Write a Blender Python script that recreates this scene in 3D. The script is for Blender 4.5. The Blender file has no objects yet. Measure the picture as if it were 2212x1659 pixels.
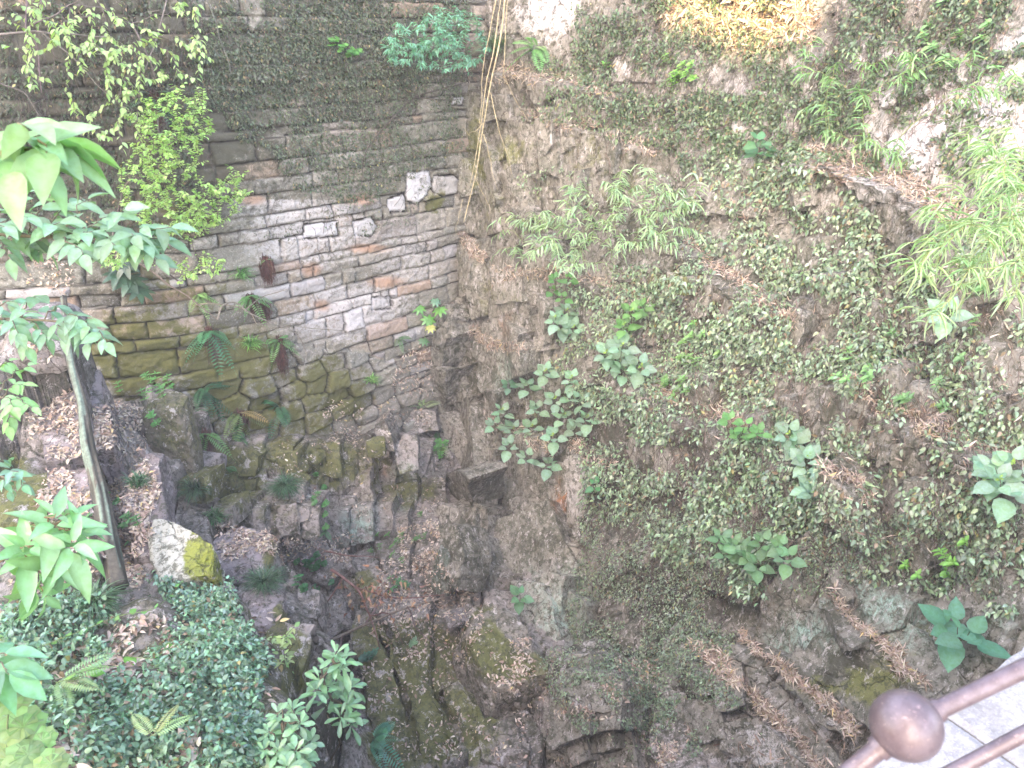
import bpy, bmesh, math, random
import numpy as np
from mathutils import Vector
from mathutils.bvhtree import BVHTree
random.seed(7)
R = np.random.default_rng(7)
COL = bpy.context.scene.collection
# ------------------------------------------------------------------ camera model (a pixel of the survey drawing -> a ray)
F, CU, CV = 1671.0, 1106.0, 829.5
TH = math.radians(24.0); ST, CT = math.sin(TH), math.cos(TH)
def ray(u, v):
    a = (np.asarray(u, float)-CU)/F; b = (CV-np.asarray(v, float))/F
    return np.stack([a, CT+ST*b, -ST+CT*b], -1)
def proj(P):
    P = np.asarray(P, float); x, y, z = P[..., 0], P[..., 1], P[..., 2]
    w = np.maximum(y*CT-z*ST, .05); b = (y*ST+z*CT)/w
    return CU+F*x/w, CV-F*b
def at(u, v, k): return ray(u, v)*k
# ------------------------------------------------------------------ noise
def _h(ix, iy, s):
    h = (ix.astype(np.int64)*374761393+iy.astype(np.int64)*668265263+s*1442695041) & 0xffffffff
    h = ((h ^ (h >> 13))*1274126177) & 0xffffffff
    h = ((h ^ (h >> 16))*2246822519) & 0xffffffff
    return ((h ^ (h >> 15)) & 0xffffff)/float(0xffffff)
def vn(x, y, s=0):
    x = np.asarray(x, float); y = np.asarray(y, float)
    ix, iy = np.floor(x), np.floor(y); fx, fy = x-ix, y-iy
    fx = fx*fx*(3-2*fx); fy = fy*fy*(3-2*fy)
    a, b, c, d = _h(ix, iy, s), _h(ix+1, iy, s), _h(ix, iy+1, s), _h(ix+1, iy+1, s)
    return (a*(1-fx)+b*fx)*(1-fy)+(c*(1-fx)+d*fx)*fy
def fbm(x, y, s=0, o=4):
    t = 0; a = .5; n = 0
    for i in range(o):
        t = t+a*(vn(x*2**i, y*2**i, s+i*17)*2-1); n += a; a *= .5
    return t/n
def ridged(x, y, s=0, o=4):
    t = 0; a = .5; n = 0
    for i in range(o):
        t = t+a*(1-np.abs(vn(x*2**i, y*2**i, s+i*17)*2-1)); n += a; a *= .5
    return t/n
def voro(x, y, s=0, jit=.85):
    ix, iy = np.floor(x), np.floor(y)
    f1 = np.full(x.shape, 9.); f2 = f1.copy(); cx = np.zeros_like(x); cy = cx.copy(); idx = cx.copy()
    for dx in (-1, 0, 1):
        for dy in (-1, 0, 1):
            jx, jy = ix+dx, iy+dy
            px = jx+.5+jit*(_h(jx, jy, s)-.5); py = jy+.5+jit*(_h(jx, jy, s+5)-.5)
            d = np.hypot(px-x, py-y); m = d < f1
            f2 = np.where(m, f1, np.minimum(f2, d))
            cx = np.where(m, px, cx); cy = np.where(m, py, cy); idx = np.where(m, _h(jx, jy, s+9), idx)
            f1 = np.where(m, d, f1)
    return f1, f2, cx, cy, idx
def sst(e0, e1, x):
    t = np.clip((x-e0)/(e1-e0), 0, 1); return t*t*(3-2*t)
def facet(x, y, sx, sy, amp, tilt, s, crack=.0, cw=.06):
    """blocky fracture: each Voronoi cell is a tilted facet at its own height, with a groove at the joints"""
    f1, f2, cx, cy, i = voro(x/sx, y/sy, s)
    dx, dy = x-cx*sx, y-cy*sy
    gx = (_h(np.round(cx*97), np.round(cy*97), s+1)-.5)*2*tilt; gy = (_h(np.round(cx*97), np.round(cy*97), s+2)-.5)*2*tilt
    return (i-.5)*2*amp+gx*dx+gy*dy-crack*np.exp(-((f2-f1)/cw)**2), i
def inpoly(u, v, poly):
    u = np.asarray(u); v = np.asarray(v); c = np.zeros(u.shape, bool); n = len(poly)
    for i in range(n):
        x1, y1 = poly[i]; x2, y2 = poly[(i+1) % n]
        if y1 == y2: continue
        c ^= ((y1 > v) != (y2 > v)) & (u < (x2-x1)*(v-y1)/(y2-y1)+x1)
    return c
def blob(u, v, bl):
    m = np.zeros(np.shape(u)); u, v = u+22*fbm(u/28, v/28, 201, 4), v+22*fbm(u/28, v/28, 202, 4)
    for (a, b, ra, rb, st) in bl:
        m = np.maximum(m, st*np.exp(-(((u-a)/ra)**2+((v-b)/rb)**2)**1.5))
    return m
# ------------------------------------------------------------------ mesh helpers
def mesh_np(name, V, Fs, mat, parent=None, attrs=None, col=None, smooth=True, loc=None):
    V = np.asarray(V, float)
    if parent is not None: V = V-np.array(parent.location)
    elif loc is not None: V = V-np.asarray(loc)
    Fs = [np.asarray(f, np.int32) for f in (Fs if isinstance(Fs, list) else [Fs]) if len(f)]
    me = bpy.data.meshes.new(name); me.vertices.add(len(V)); me.vertices.foreach_set('co', V.astype(np.float32).ravel())
    loops = np.concatenate([f.ravel() for f in Fs]); tot = np.concatenate([np.full(len(f), f.shape[1], np.int32) for f in Fs])
    me.loops.add(len(loops)); me.loops.foreach_set('vertex_index', loops)
    me.polygons.add(len(tot)); me.polygons.foreach_set('loop_start', np.concatenate([[0], np.cumsum(tot)[:-1]]).astype(np.int32))
    try: me.polygons.foreach_set('loop_total', tot)
    except Exception: pass
    me.polygons.foreach_set('use_smooth', np.full(len(tot), smooth, bool))
    for k, a in (attrs or {}).items():
        at_ = me.attributes.new(k, 'FLOAT', 'POINT'); at_.data.foreach_set('value', np.asarray(a, np.float32).ravel())
    if col is not None:
        ca = me.attributes.new('col', 'FLOAT_COLOR', 'POINT')
        ca.data.foreach_set('color', np.concatenate([col, np.ones((len(col), 1))], 1).astype(np.float32).ravel())
    me.update(calc_edges=True); me.validate()
    me.materials.append(mat)
    o = bpy.data.objects.new(name, me); COL.objects.link(o)
    if parent is not None: o.parent = parent
    elif loc is not None: o.location = loc
    return o
def tag(o, label=None, cat=None, group=None, kind=None):
    if label: o['label'] = label
    if cat: o['category'] = cat
    if group: o['group'] = group
    if kind: o['kind'] = kind
    return o
def empty(name, loc, label, cat, group=None):
    o = bpy.data.objects.new(name, None); COL.objects.link(o); o.location = Vector([float(x) for x in loc]); o.empty_display_size = .1
    return tag(o, label, cat, group)
def grid_faces(nx, ny):
    i = np.arange((nx-1)*(ny-1)); a = (i//(ny-1))*ny+i % (ny-1)
    return np.stack([a, a+ny, a+ny+1, a+1], 1)
class Acc:
    """collects geometry of one mesh"""
    def __init__(s): s.V = []; s.F3 = []; s.F4 = []; s.C = []; s.n = 0
    def add(s, V, F, c):
        V = np.asarray(V, float); F = np.asarray(F)
        c = np.asarray(c, float)
        if c.ndim == 1: c = np.tile(c, (len(V), 1))
        (s.F3 if F.shape[1] == 3 else s.F4).append(F+s.n); s.V.append(V); s.C.append(c); s.n += len(V)
    def build(s, name, mat, parent=None, loc=None, smooth=True):
        if not s.V: return None
        fs = []
        if s.F3: fs.append(np.concatenate(s.F3))
        if s.F4: fs.append(np.concatenate(s.F4))
        return mesh_np(name, np.concatenate(s.V), fs, mat, parent, col=np.concatenate(s.C), smooth=smooth, loc=loc)
def nrm(a):
    a = np.asarray(a, float); return a/np.maximum(np.linalg.norm(a, axis=-1, keepdims=True), 1e-9)
# leaf templates: stations along the blade with half width, then fold and curl
KIND = {
 'tiny':  ([0, .45, 1], [0, .5, 0], .12, .12),
 'oval':  ([0, .12, .32, .55, .8, 1], [.02, .3, .5, .46, .24, 0], .16, .22),
 'round': ([0, .06, .22, .45, .68, .86, 1], [.05, .32, .5, .5, .36, .15, 0], .10, .2),
 'lance': ([0, .15, .4, .75, 1], [.06, .4, .5, .3, 0], .15, .35),
 'obov':  ([0, .2, .5, .75, .92, 1], [.04, .2, .42, .5, .3, 0], .14, .3),
 'star':  ([0, .1, .25, .5, .72, 1], [.05, .12, .5, .28, .4, 0], .05, .12),
}
def leaves(acc, kind, P, D, N, L, W, C, fold=None, curl=None):
    t, w, fo, cu = KIND[kind]; fo = fo if fold is None else fold; cu = cu if curl is None else curl
    P = np.atleast_2d(P); n = len(P); D = nrm(np.broadcast_to(D, (n, 3))); N = np.broadcast_to(N, (n, 3))
    X = nrm(np.cross(D, N)); N = np.cross(X, D)
    L = np.broadcast_to(L, n).astype(float); W = np.broadcast_to(W, n).astype(float); C = np.broadcast_to(C, (n, 3))
    T = []; rows = []
    for ti, wi in zip(t, w):
        z = -cu*ti*ti
        if wi < .03: rows.append([len(T)]); T.append((0, ti, z))
        else:
            rows.append([len(T), len(T)+1, len(T)+2]); T += [(-wi, ti, z+fo*wi), (0, ti, z), (wi, ti, z+fo*wi)]
    fc = []
    for a, b in zip(rows[:-1], rows[1:]):
        if len(a) == 1 and len(b) == 3: fc += [(a[0], b[1], b[0]), (a[0], b[2], b[1])]
        elif len(b) == 1 and len(a) == 3: fc += [(a[0], a[1], b[0]), (a[1], a[2], b[0])]
        elif len(a) == 3: fc += [(a[0], a[1], b[1]), (a[0], b[1], b[0]), (a[1], a[2], b[2]), (a[1], b[2], b[1])]
    T = np.array(T); fc = np.array(fc); m = len(T)
    V = P[:, None]+T[None, :, 0, None]*W[:, None, None]*X[:, None]+T[None, :, 1, None]*L[:, None, None]*D[:, None]+T[None, :, 2, None]*L[:, None, None]*N[:, None]
    Fc = (fc[None]+(np.arange(n)*m)[:, None, None]).reshape(-1, 3)
    rib = np.where(np.abs(T[:, 0]) < 1e-6, 1.16, .93); acc.add(V.reshape(-1, 3), Fc, (C[:, None]*rib[None, :, None]).reshape(-1, 3))
def tube(acc, pts, r0, r1, c, n=5, jit=0):
    pts = np.asarray(pts, float); m = len(pts)
    T = nrm(np.gradient(pts, axis=0)); ref = np.array([.13, .31, .94]); A = nrm(np.cross(T, ref)); B = np.cross(T, A)
    rr = np.linspace(r0, r1, m)*(1+jit*(R.random(m)-.5)); an = np.arange(n)/n*2*math.pi
    V = pts[:, None]+rr[:, None, None]*(np.cos(an)[None, :, None]*A[:, None]+np.sin(an)[None, :, None]*B[:, None])
    f = []
    for i in range(m-1):
        for j in range(n):
            f.append((i*n+j, i*n+(j+1) % n, (i+1)*n+(j+1) % n, (i+1)*n+j))
    acc.add(V.reshape(-1, 3), np.array(f), c)
def spline(P, n=12):
    P = np.asarray(P, float); Q = np.vstack([2*P[0]-P[1], P, 2*P[-1]-P[-2]]); out = []
    for i in range(len(P)-1):
        p0, p1, p2, p3 = Q[i:i+4]
        for t in np.linspace(0, 1, n, endpoint=False):
            out.append(.5*((2*p1)+(p2-p0)*t+(2*p0-5*p1+4*p2-p3)*t*t+(-p0+3*p1-3*p2+p3)*t**3))
    out.append(P[-1]); return np.array(out)
def wob(P, a, s=0):
    P = np.array(P, float); n = len(P); t = np.arange(n)/max(n-1, 1)*6+s*3.3; e = np.sin(np.arange(n)/max(n-1, 1)*math.pi)
    for k in range(3): P[:, k] += a*(vn(t+k*9.1, t*0+s, 3)-.5)*2*e
    return P
def vary(c, n, a=.25, hue=.12):
    c = np.asarray(c, float); m = 1+a*(R.random((n, 1))*2-1); h = 1+hue*(R.random((n, 3))*2-1)
    return np.clip(c*m*h, .003, 1)
# ------------------------------------------------------------------ materials
def newmat(name):
    m = bpy.data.materials.new(name); m.use_nodes = True; nt = m.node_tree; nt.nodes.clear()
    out = nt.nodes.new('ShaderNodeOutputMaterial'); b = nt.nodes.new('ShaderNodeBsdfPrincipled')
    nt.links.new(b.outputs[0], out.inputs[0]); return m, nt, b, out
class NT:
    def __init__(s, nt): s.nt = nt
    def n(s, t, **k):
        x = s.nt.nodes.new(t)
        for a, b in k.items(): setattr(x, a, b)
        return x
    def l(s, a, b): s.nt.links.new(a, b)
    def noise(s, vec, sc, det=6, rough=.6, dist=0):
        x = s.n('ShaderNodeTexNoise'); x.inputs['Scale'].default_value = sc; x.inputs['Detail'].default_value = det
        x.inputs['Roughness'].default_value = rough; x.inputs['Distortion'].default_value = dist; s.l(vec, x.inputs['Vector']); return x.outputs['Fac']
    def ramp(s, fac, a, b):
        x = s.n('ShaderNodeMapRange'); x.interpolation_type = 'SMOOTHSTEP'; s.l(fac, x.inputs[0])
        x.inputs[1].default_value = a; x.inputs[2].default_value = b; return x.outputs[0]
    def mix(s, f, a, b, mode='MIX'):
        x = s.n('ShaderNodeMix', data_type='RGBA', blend_type=mode)
        if isinstance(f, (int, float)): x.inputs[0].default_value = f
        else: s.l(f, x.inputs[0])
        for i, c in ((6, a), (7, b)):
            if isinstance(c, (tuple, list)): x.inputs[i].default_value = (*c, 1)
            else: s.l(c, x.inputs[i])
        return x.outputs[2]
    def math(s, op, a, b=None):
        x = s.n('ShaderNodeMath', operation=op)
        for i, c in ((0, a), (1, b)):
            if c is None: continue
            if isinstance(c, (int, float)): x.inputs[i].default_value = c
            else: s.l(c, x.inputs[i])
        return x.outputs[0]
    def attr(s, name): return s.n('ShaderNodeAttribute', attribute_name=name).outputs['Fac']
def leaf_mat(name, rough=.42, trans=.3, spec=.5, tint=(1.2, 1.4, .6)):
    m, nt, b, out = newmat(name); g = NT(nt)
    a = g.n('ShaderNodeAttribute', attribute_name='col').outputs['Color']
    co = g.n('ShaderNodeTexCoord').outputs['Object']
    nz = g.noise(co, 40, 3); c = g.mix(g.ramp(nz, .3, .75), a, g.mix(1, a, (.8, .85, .6), 'MULTIPLY'))
    g.l(c, b.inputs['Base Color']); b.inputs['Roughness'].default_value = rough; b.inputs['Specular IOR Level'].default_value = spec
    tr = g.n('ShaderNodeBsdfTranslucent'); g.l(g.mix(1, c, tint, 'MULTIPLY'), tr.inputs[0])
    mx = g.n('ShaderNodeMixShader'); mx.inputs[0].default_value = trans
    g.l(b.outputs[0], mx.inputs[1]); g.l(tr.outputs[0], mx.inputs[2]); g.l(mx.outputs[0], out.inputs[0])
    return m
M_LEAF = leaf_mat('leaf_semigloss', .38, .25, .6)
M_SOFT = leaf_mat('leaf_soft', .5, .35, .4)
M_GLOSS = leaf_mat('leaf_glossy', .3, .2, .7)
M_DRY = leaf_mat('dry_leaf', .7, .12, .2, (1, .95, .9))
def wood_mat(name, rough=.8):
    m, nt, b, out = newmat(name); g = NT(nt)
    a = g.n('ShaderNodeAttribute', attribute_name='col').outputs['Color']; co = g.n('ShaderNodeTexCoord').outputs['Object']
    c = g.mix(g.ramp(g.noise(co, 30, 5), .35, .7), g.mix(.5, a, (.03, .025, .02)), a)
    g.l(c, b.inputs['Base Color']); b.inputs['Roughness'].default_value = rough
    bp = g.n('ShaderNodeBump'); bp.inputs['Strength'].default_value = .5; bp.inputs['Distance'].default_value = .01; g.l(g.noise(co, 60, 4), bp.inputs['Height']); g.l(bp.outputs[0], b.inputs['Normal'])
    return m
M_TWIG = wood_mat('twig_bark')
def rock_mat(name, dark=(.095, .09, .066), mid=(.22, .2, .165), pale=(.45, .41, .385), green=(.12, .12, .042), palelo=.56, streak=(1, 1, 1), mossk=1.0):
    m, nt, b, out = newmat(name); g = NT(nt); tc = g.n('ShaderNodeTexCoord').outputs['Object']
    mp = g.n('ShaderNodeMapping'); mp.inputs['Scale'].default_value = streak; g.l(tc, mp.inputs[0]); co = mp.outputs[0]
    idv = g.attr('cell'); n1 = g.noise(co, 1.6, 8, .62, .4); n2 = g.noise(co, 7, 8, .7, .15); n3 = g.noise(co, 42, 6, .75)
    c = g.mix(g.ramp(g.math('ADD', g.math('MULTIPLY', n1, .5), g.math('MULTIPLY', g.noise(tc, 11, 9, .8, .15), .5)), .43, .55), dark, mid)
    c = g.mix(g.math('MULTIPLY', idv, .55), c, g.mix(n2, mid, pale))
    dco = g.n('ShaderNodeVectorMath', operation='ADD'); g.l(tc, dco.inputs[0]); nzc = g.n('ShaderNodeTexNoise'); nzc.inputs['Scale'].default_value = 3; nzc.inputs['Detail'].default_value = 5; g.l(tc, nzc.inputs['Vector'])
    sc_ = g.n('ShaderNodeVectorMath', operation='SCALE'); sc_.inputs['Scale'].default_value = .35; g.l(nzc.outputs['Color'], sc_.inputs[0]); g.l(sc_.outputs[0], dco.inputs[1])
    mp2 = g.n('ShaderNodeMapping'); mp2.inputs['Scale'].default_value = (1.3, 1.3, .7); g.l(dco.outputs[0], mp2.inputs[0])
    vo = g.n('ShaderNodeTexVoronoi', feature='DISTANCE_TO_EDGE'); vo.inputs['Scale'].default_value = 3.4; g.l(mp2.outputs[0], vo.inputs['Vector']); crk = g.math('SUBTRACT', 1, g.ramp(vo.outputs[0], .0, .035))
    crk = g.math('MULTIPLY', crk, g.ramp(g.noise(tc, 2.2, 3), .42, .6))
    # dried pale-pink weathering flakes
    pat = g.ramp(g.math('ADD', g.math('ADD', g.math('MULTIPLY', n2, .62), g.math('MULTIPLY', n3, .38)), g.math('MULTIPLY', g.attr('pale'), .2)), palelo, palelo+.07)
    c = g.mix(g.math('MULTIPLY', pat, .85), c, pale)
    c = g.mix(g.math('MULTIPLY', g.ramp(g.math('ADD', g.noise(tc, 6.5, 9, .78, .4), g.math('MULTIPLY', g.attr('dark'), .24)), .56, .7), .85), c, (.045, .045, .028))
    c = g.mix(g.math('MULTIPLY', g.attr('orange'), g.ramp(n2, .35, .6)), c, (.33, .13, .05))
    c = g.mix(g.math('MULTIPLY', g.attr('mint'), g.ramp(g.noise(co, 9, 7, .75, 1), .38, .62)), c, (.33, .46, .38))
    c = g.mix(g.math('MULTIPLY', g.attr('chalk'), g.ramp(g.math('ADD', g.math('MULTIPLY', n2, .5), g.math('MULTIPLY', n1, .5)), .38, .5)), c, g.mix(n3, (.6, .56, .57), (.75, .71, .73)))
    c = g.mix(g.math('MULTIPLY', g.attr('crack'), .75), c, (.03, .026, .02))
    c = g.mix(g.math('MULTIPLY', crk, .6), c, (.035, .03, .022))
    # moss keeps to its own mask and to soft patches of its own
    ms = g.ramp(g.math('ADD', g.math('MULTIPLY', g.attr('moss'), .5*mossk), g.math('MULTIPLY', g.noise(tc, 6, 9, .78, .3), .95)), .66, .86)
    mc = g.mix(n3, (green[0]*.45, green[1]*.5, green[2]*.5), (green[0]*1.5, green[1]*1.5, green[2]*1.2))
    c = g.mix(g.math('MULTIPLY', ms, .92), c, mc)
    c = g.mix(g.math('MULTIPLY', g.ramp(g.noise(tc, 15, 9, .82, .1), .5, .56), .75), c, (.05, .054, .03))
    wh = g.ramp(g.noise(co, 8, 9, .8, .1), .56, .6); c = g.mix(g.math('MULTIPLY', wh, .7), c, (.5, .45, .43))
    g.l(c, b.inputs['Base Color']); b.inputs['Roughness'].default_value = .85; b.inputs['Specular IOR Level'].default_value = .3
    bp = g.n('ShaderNodeBump'); bp.inputs['Strength'].default_value = 1; bp.inputs['Distance'].default_value = .05
    h = g.math('SUBTRACT', g.math('ADD', g.math('MULTIPLY', n2, .6), g.math('MULTIPLY', n3, .25)), g.math('MULTIPLY', crk, .25)); g.l(h, bp.inputs['Height']); g.l(bp.outputs[0], b.inputs['Normal'])
    return m
M_ROCK = rock_mat('cliff_rock', streak=(2.2, 2.2, .6), green=(.15, .15, .06))
M_FLOOR = rock_mat('floor_rock', dark=(.1, .09, .072), mid=(.24, .21, .185), pale=(.47, .41, .395), palelo=.6)
M_BOULD = rock_mat('loose_rock', dark=(.12, .105, .1), mid=(.24, .21, .2), pale=(.42, .38, .38), palelo=.62)
def masonry_mat():
    m, nt, b, out = newmat('masonry_stone'); g = NT(nt); co = g.n('ShaderNodeTexCoord').outputs['Object']
    n1 = g.noise(co, 5, 8, .65, .4); n2 = g.noise(co, 16, 8, .7, .3); n3 = g.noise(co, 70, 5, .7)
    cr = g.n('ShaderNodeValToRGB'); g.l(g.attr('cell'), cr.inputs[0]); e = cr.color_ramp
    for p, c in ((.12, (.17, .155, .12)), (.3, (.25, .23, .19)), (.5, (.31, .28, .24)), (.66, (.22, .215, .185)), (.8, (.29, .265, .21)), (.93, (.32, .25, .19))):
        x = e.elements.new(p); x.color = (*c, 1)
    e.elements[0].color = (.14, .135, .12, 1); e.elements[-1].color = (.25, .24, .24, 1)
    c = g.mix(g.ramp(n1, .35, .7), g.mix(.4, cr.outputs[0], (.1, .095, .075)), cr.outputs[0])
    c = g.mix(g.math('MULTIPLY', g.ramp(g.math('ADD', g.math('MULTIPLY', n2, .7), g.math('MULTIPLY', g.attr('pale'), .25)), .42, .56), .8), c, (.52, .48, .47))
    c = g.mix(g.math('MULTIPLY', g.ramp(g.noise(co, 48, 6, .8), .54, .64), .6), c, (.6, .57, .56)); c = g.mix(g.math('MULTIPLY', g.ramp(g.noise(co, 31, 7, .8, .5), .55, .64), .5), c, (.08, .08, .05))
    c = g.mix(g.math('MULTIPLY', g.ramp(n2, .5, .64), .4), c, (.11, .11, .07))
    c = g.mix(g.math('MULTIPLY', g.attr('white'), .9), c, g.mix(n2, (.62, .6, .62), (.45, .43, .44)))
    c = g.mix(g.math('MULTIPLY', g.attr('orange'), .85), c, g.mix(n2, (.38, .23, .155), (.3, .2, .14)))
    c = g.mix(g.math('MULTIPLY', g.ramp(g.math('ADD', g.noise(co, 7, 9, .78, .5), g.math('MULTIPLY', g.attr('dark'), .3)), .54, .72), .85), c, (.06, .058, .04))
    ms = g.ramp(g.math('ADD', g.math('MULTIPLY', g.attr('moss'), .42), g.math('MULTIPLY', g.noise(co, 7, 9, .78, .3), .95)), .64, .84)
    c = g.mix(g.math('MULTIPLY', ms, .93), c, g.mix(n3, (.05, .052, .016), (.17, .165, .05)))
    c = g.mix(g.attr('joint'), c, (.02, .017, .014))
    g.l(c, b.inputs['Base Color']); b.inputs['Roughness'].default_value = .88; b.inputs['Specular IOR Level'].default_value = .25
    bp = g.n('ShaderNodeBump'); bp.inputs['Strength'].default_value = .7; bp.inputs['Distance'].default_value = .02
    g.l(g.math('ADD', g.math('MULTIPLY', n2, .6), g.math('MULTIPLY', n3, .4)), bp.inputs['Height']); g.l(bp.outputs[0], b.inputs['Normal'])
    return m
M_MASON = masonry_mat()
# ------------------------------------------------------------------ MASONRY WALL: plan curve + courses
plan = spline([(.9, 12.6), (-.7, 11.0), (-1.85, 9.85), (-2.9, 8.8), (-3.7, 8.25), (-4.7, 7.95), (-6.2, 7.8), (-9, 7.6)], 40)
seg = np.r_[0, np.cumsum(np.hypot(*np.diff(plan, axis=0).T))]
S_CORNER = seg[40]
def wplan(s):
    s = s+S_CORNER; x = np.interp(s, seg, plan[:, 0]); y = np.interp(s, seg, plan[:, 1])
    x2 = np.interp(s+.3, seg, plan[:, 0]); y2 = np.interp(s+.3, seg, plan[:, 1]); x1 = np.interp(s-.3, seg, plan[:, 0]); y1 = np.interp(s-.3, seg, plan[:, 1])
    t = nrm(np.stack([x2-x1, y2-y1], -1)); return x, y, -t[..., 1]*-1*-1, t[..., 0]
def wall_pt(s, z, h):
    x, y, nx, ny = wplan(s)          # tangent runs left/near; normal that faces the camera is the tangent turned by +90 deg
    t = np.stack([nx, ny], -1); sg = np.where((t[..., 0]*(-x)+t[..., 1]*(-y)) > 0, 1, -1)
    bat = (-2.0-z)*.05
    return np.stack([x+sg*nx*(h+bat), y+sg*ny*(h+bat), z], -1)
WMOSS = [(300, 760, 160, 120, .95), (480, 780, 150, 100, 1), (700, 830, 110, 70, .9), (750, 860, 60, 50, 1), (490, 860, 60, 60, 1), (690, 820, 50, 50, 1),
         (600, 900, 200, 60, .8), (370, 460, 100, 80, .6), (330, 620, 100, 70, .55), (680, 340, 60, 40, .3), (940, 440, 30, 30, .9), (430, 640, 100, 60, .6)]
WPALE = [(650, 500, 150, 100, .8), (770, 660, 130, 60, .9), (880, 560, 90, 90, .6), (720, 690, 130, 50, .8), (690, 800, 80, 30, .5), (600, 440, 120, 50, .8), (290, 770, 60, 40, .5)]
def build_wall():
    step = .0145; s = np.arange(-1.6, 8.2, step); z = np.arange(-5.6, 2.6, step)
    S, Z = np.meshgrid(s, z, indexing='ij'); P0 = wall_pt(S, Z, 0*S); U, V = proj(P0)
    # courses
    zw = Z+.035*fbm(S*.8, Z*.5, 3, 3)+.014*fbm(S*5, Z*4, 4, 3); rng = np.random.default_rng(3)
    hs = rng.choice([.10, .15, .19, .23, .28], 90, p=[.18, .27, .27, .18, .1])*rng.uniform(.9, 1.1, 90); zb = -5.9+np.r_[0, np.cumsum(hs)]
    row = np.clip(np.searchsorted(zb, zw)-1, 0, 89); dz = np.minimum(zw-zb[row], zb[row+1]-zw); rh = hs[row]
    sw = S+.03*fbm(S*5, Z*8, 8, 3)
    cell = np.zeros_like(S); dx = np.full(S.shape, 9.); rid = np.zeros_like(S)
    for r in range(90):
        m = row == r
        if not m.any(): continue
        w = rng.uniform(.12, .8, 60)*(.55+hs[r]*2.6); e = -2.5-rng.random()+np.r_[0, np.cumsum(w)]
        x = sw[m]; i = np.clip(np.searchsorted(e, x)-1, 0, 59); cell[m] = _h(i.astype(float), np.full(i.shape, float(r)), 77)
        dx[m] = np.minimum(x-e[i], e[i+1]-x); rid[m] = i+r*64
    jn = .003+.014*vn(S*3, Z*9, 31)**2
    edge = np.minimum(dz, dx)-jn*.35; jm = (1-sst(0, .009, edge))*sst(.25, .5, vn(S*4, Z*11, 33))
    cor = np.minimum(dz, dx)+.6*np.maximum(dz, dx)
    h1 = .05*(1-np.exp(-np.maximum(edge, 0)/.008))+.006*np.minimum(cor/.1, 1)
    c2 = _h(rid, rid*0, 5)
    h1 = h1+(c2-.5)*.06+(_h(rid, rid*0, 6)-.5)*.25*(zw-zb[row]-rh/2)
    # polygonal boulders low down
    vl = np.interp(U, [150, 330, 380, 560, 620, 780, 860, 940, 1000], [1200, 1100, 850, 770, 745, 765, 800, 870, 900]); pm = sst(-8, 8, V-vl+14*fbm(U/60, V/60, 12, 2))
    f1, f2, cx, cy, ci = voro(S/.36+.5*(np.floor(Z/.22) % 2)*0+.12*fbm(S*3, Z*3, 21, 2), Z/.23+.12*fbm(S*3, Z*3, 22, 2), 41, .42)
    e2 = (f2-f1)*.28; h2 = .075*(1-np.exp(-np.maximum(e2-.008, 0)/.012))+(ci-.5)*.10-.01
    jm2 = (1-sst(.004, .016, e2))*.9
    h = h1*(1-pm)+h2*pm; jm = jm*(1-pm)+jm2*pm; cell = cell*(1-pm)+ci*pm*.8
    # the two big pale dressed stones and a few set pieces
    white = np.zeros_like(S); orange = np.zeros_like(S)
    for poly, wv, hh in (([(877, 372), (925, 368), (927, 400), (915, 425), (895, 440), (875, 432)], 1, .07), ([(935, 380), (975, 378), (992, 392), (985, 418), (955, 424), (930, 410)], .35, .06),
                         ([(836, 430), (872, 418), (874, 455), (838, 458)], .8, .03), ([(760, 478), (800, 468), (812, 488), (800, 510), (762, 505)], .6, .03),
                         ([(655, 485), (725, 478), (728, 508), (655, 515)], .8, .02), ([(800, 642), (842, 640), (842, 664), (800, 668)], .3, .02), ([(975, 208), (998, 208), (997, 226), (972, 226)], 1, .05)):
        m = inpoly(U+3*fbm(U/14, V/14, 9, 2), V+3*fbm(U/14, V/14, 19, 2), poly); white[m] = wv; cell[m] = .45; pu = np.array(poly)
        dd = np.full(S.shape, 99.)
        for i in range(len(pu)):
            a, b = pu[i], pu[(i+1) % len(pu)]; t = np.clip(((U-a[0])*(b[0]-a[0])+(V-a[1])*(b[1]-a[1]))/((b-a)**2).sum(), 0, 1)
            dd = np.minimum(dd, np.hypot(U-a[0]-t*(b[0]-a[0]), V-a[1]-t*(b[1]-a[1])))
        h = np.where(m, hh*.5+.02*sst(0, 5, dd), np.where(dd < 3, -.01, h)); jm = np.where(m, 0, np.where(dd < 2.5, 1, jm))
    for (a, b, ra, rb) in ((668, 582, 22, 17), (690, 658, 20, 13), (790, 535, 45, 10), (830, 608, 40, 12), (770, 430, 35, 12), (690, 200, 30, 12), (540, 430, 30, 12), (1000, 140, 20, 10), (420, 140, 30, 14), (290, 270, 40, 14), (190, 250, 26, 12)):
        orange = np.maximum(orange, np.exp(-(((U-a)/ra)**2+((V-b)/rb)**2)**2))
    orange = np.maximum(orange, (_h(rid, rid*0, 55) > .92)*.5*(1-pm)); white = np.maximum(white, (_h(rid, rid*0, 59) > .9)*.45*(1-pm)*sst(420, 470, V))
    h = h+.022*fbm(S*7, Z*13, 51, 4)+.009*fbm(S*34, Z*40, 52, 3)
    P = wall_pt(S, Z, h)
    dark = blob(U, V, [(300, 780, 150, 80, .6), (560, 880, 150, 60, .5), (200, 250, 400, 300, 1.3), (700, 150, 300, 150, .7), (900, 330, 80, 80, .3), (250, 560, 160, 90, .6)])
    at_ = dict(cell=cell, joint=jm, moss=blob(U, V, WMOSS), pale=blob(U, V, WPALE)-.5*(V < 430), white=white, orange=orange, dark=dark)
    o = mesh_np('masonry_wall', P.reshape(-1, 3), grid_faces(len(s), len(z))[:, ::-1], M_MASON, attrs={k: a.ravel() for k, a in at_.items()}, smooth=True)
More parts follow.
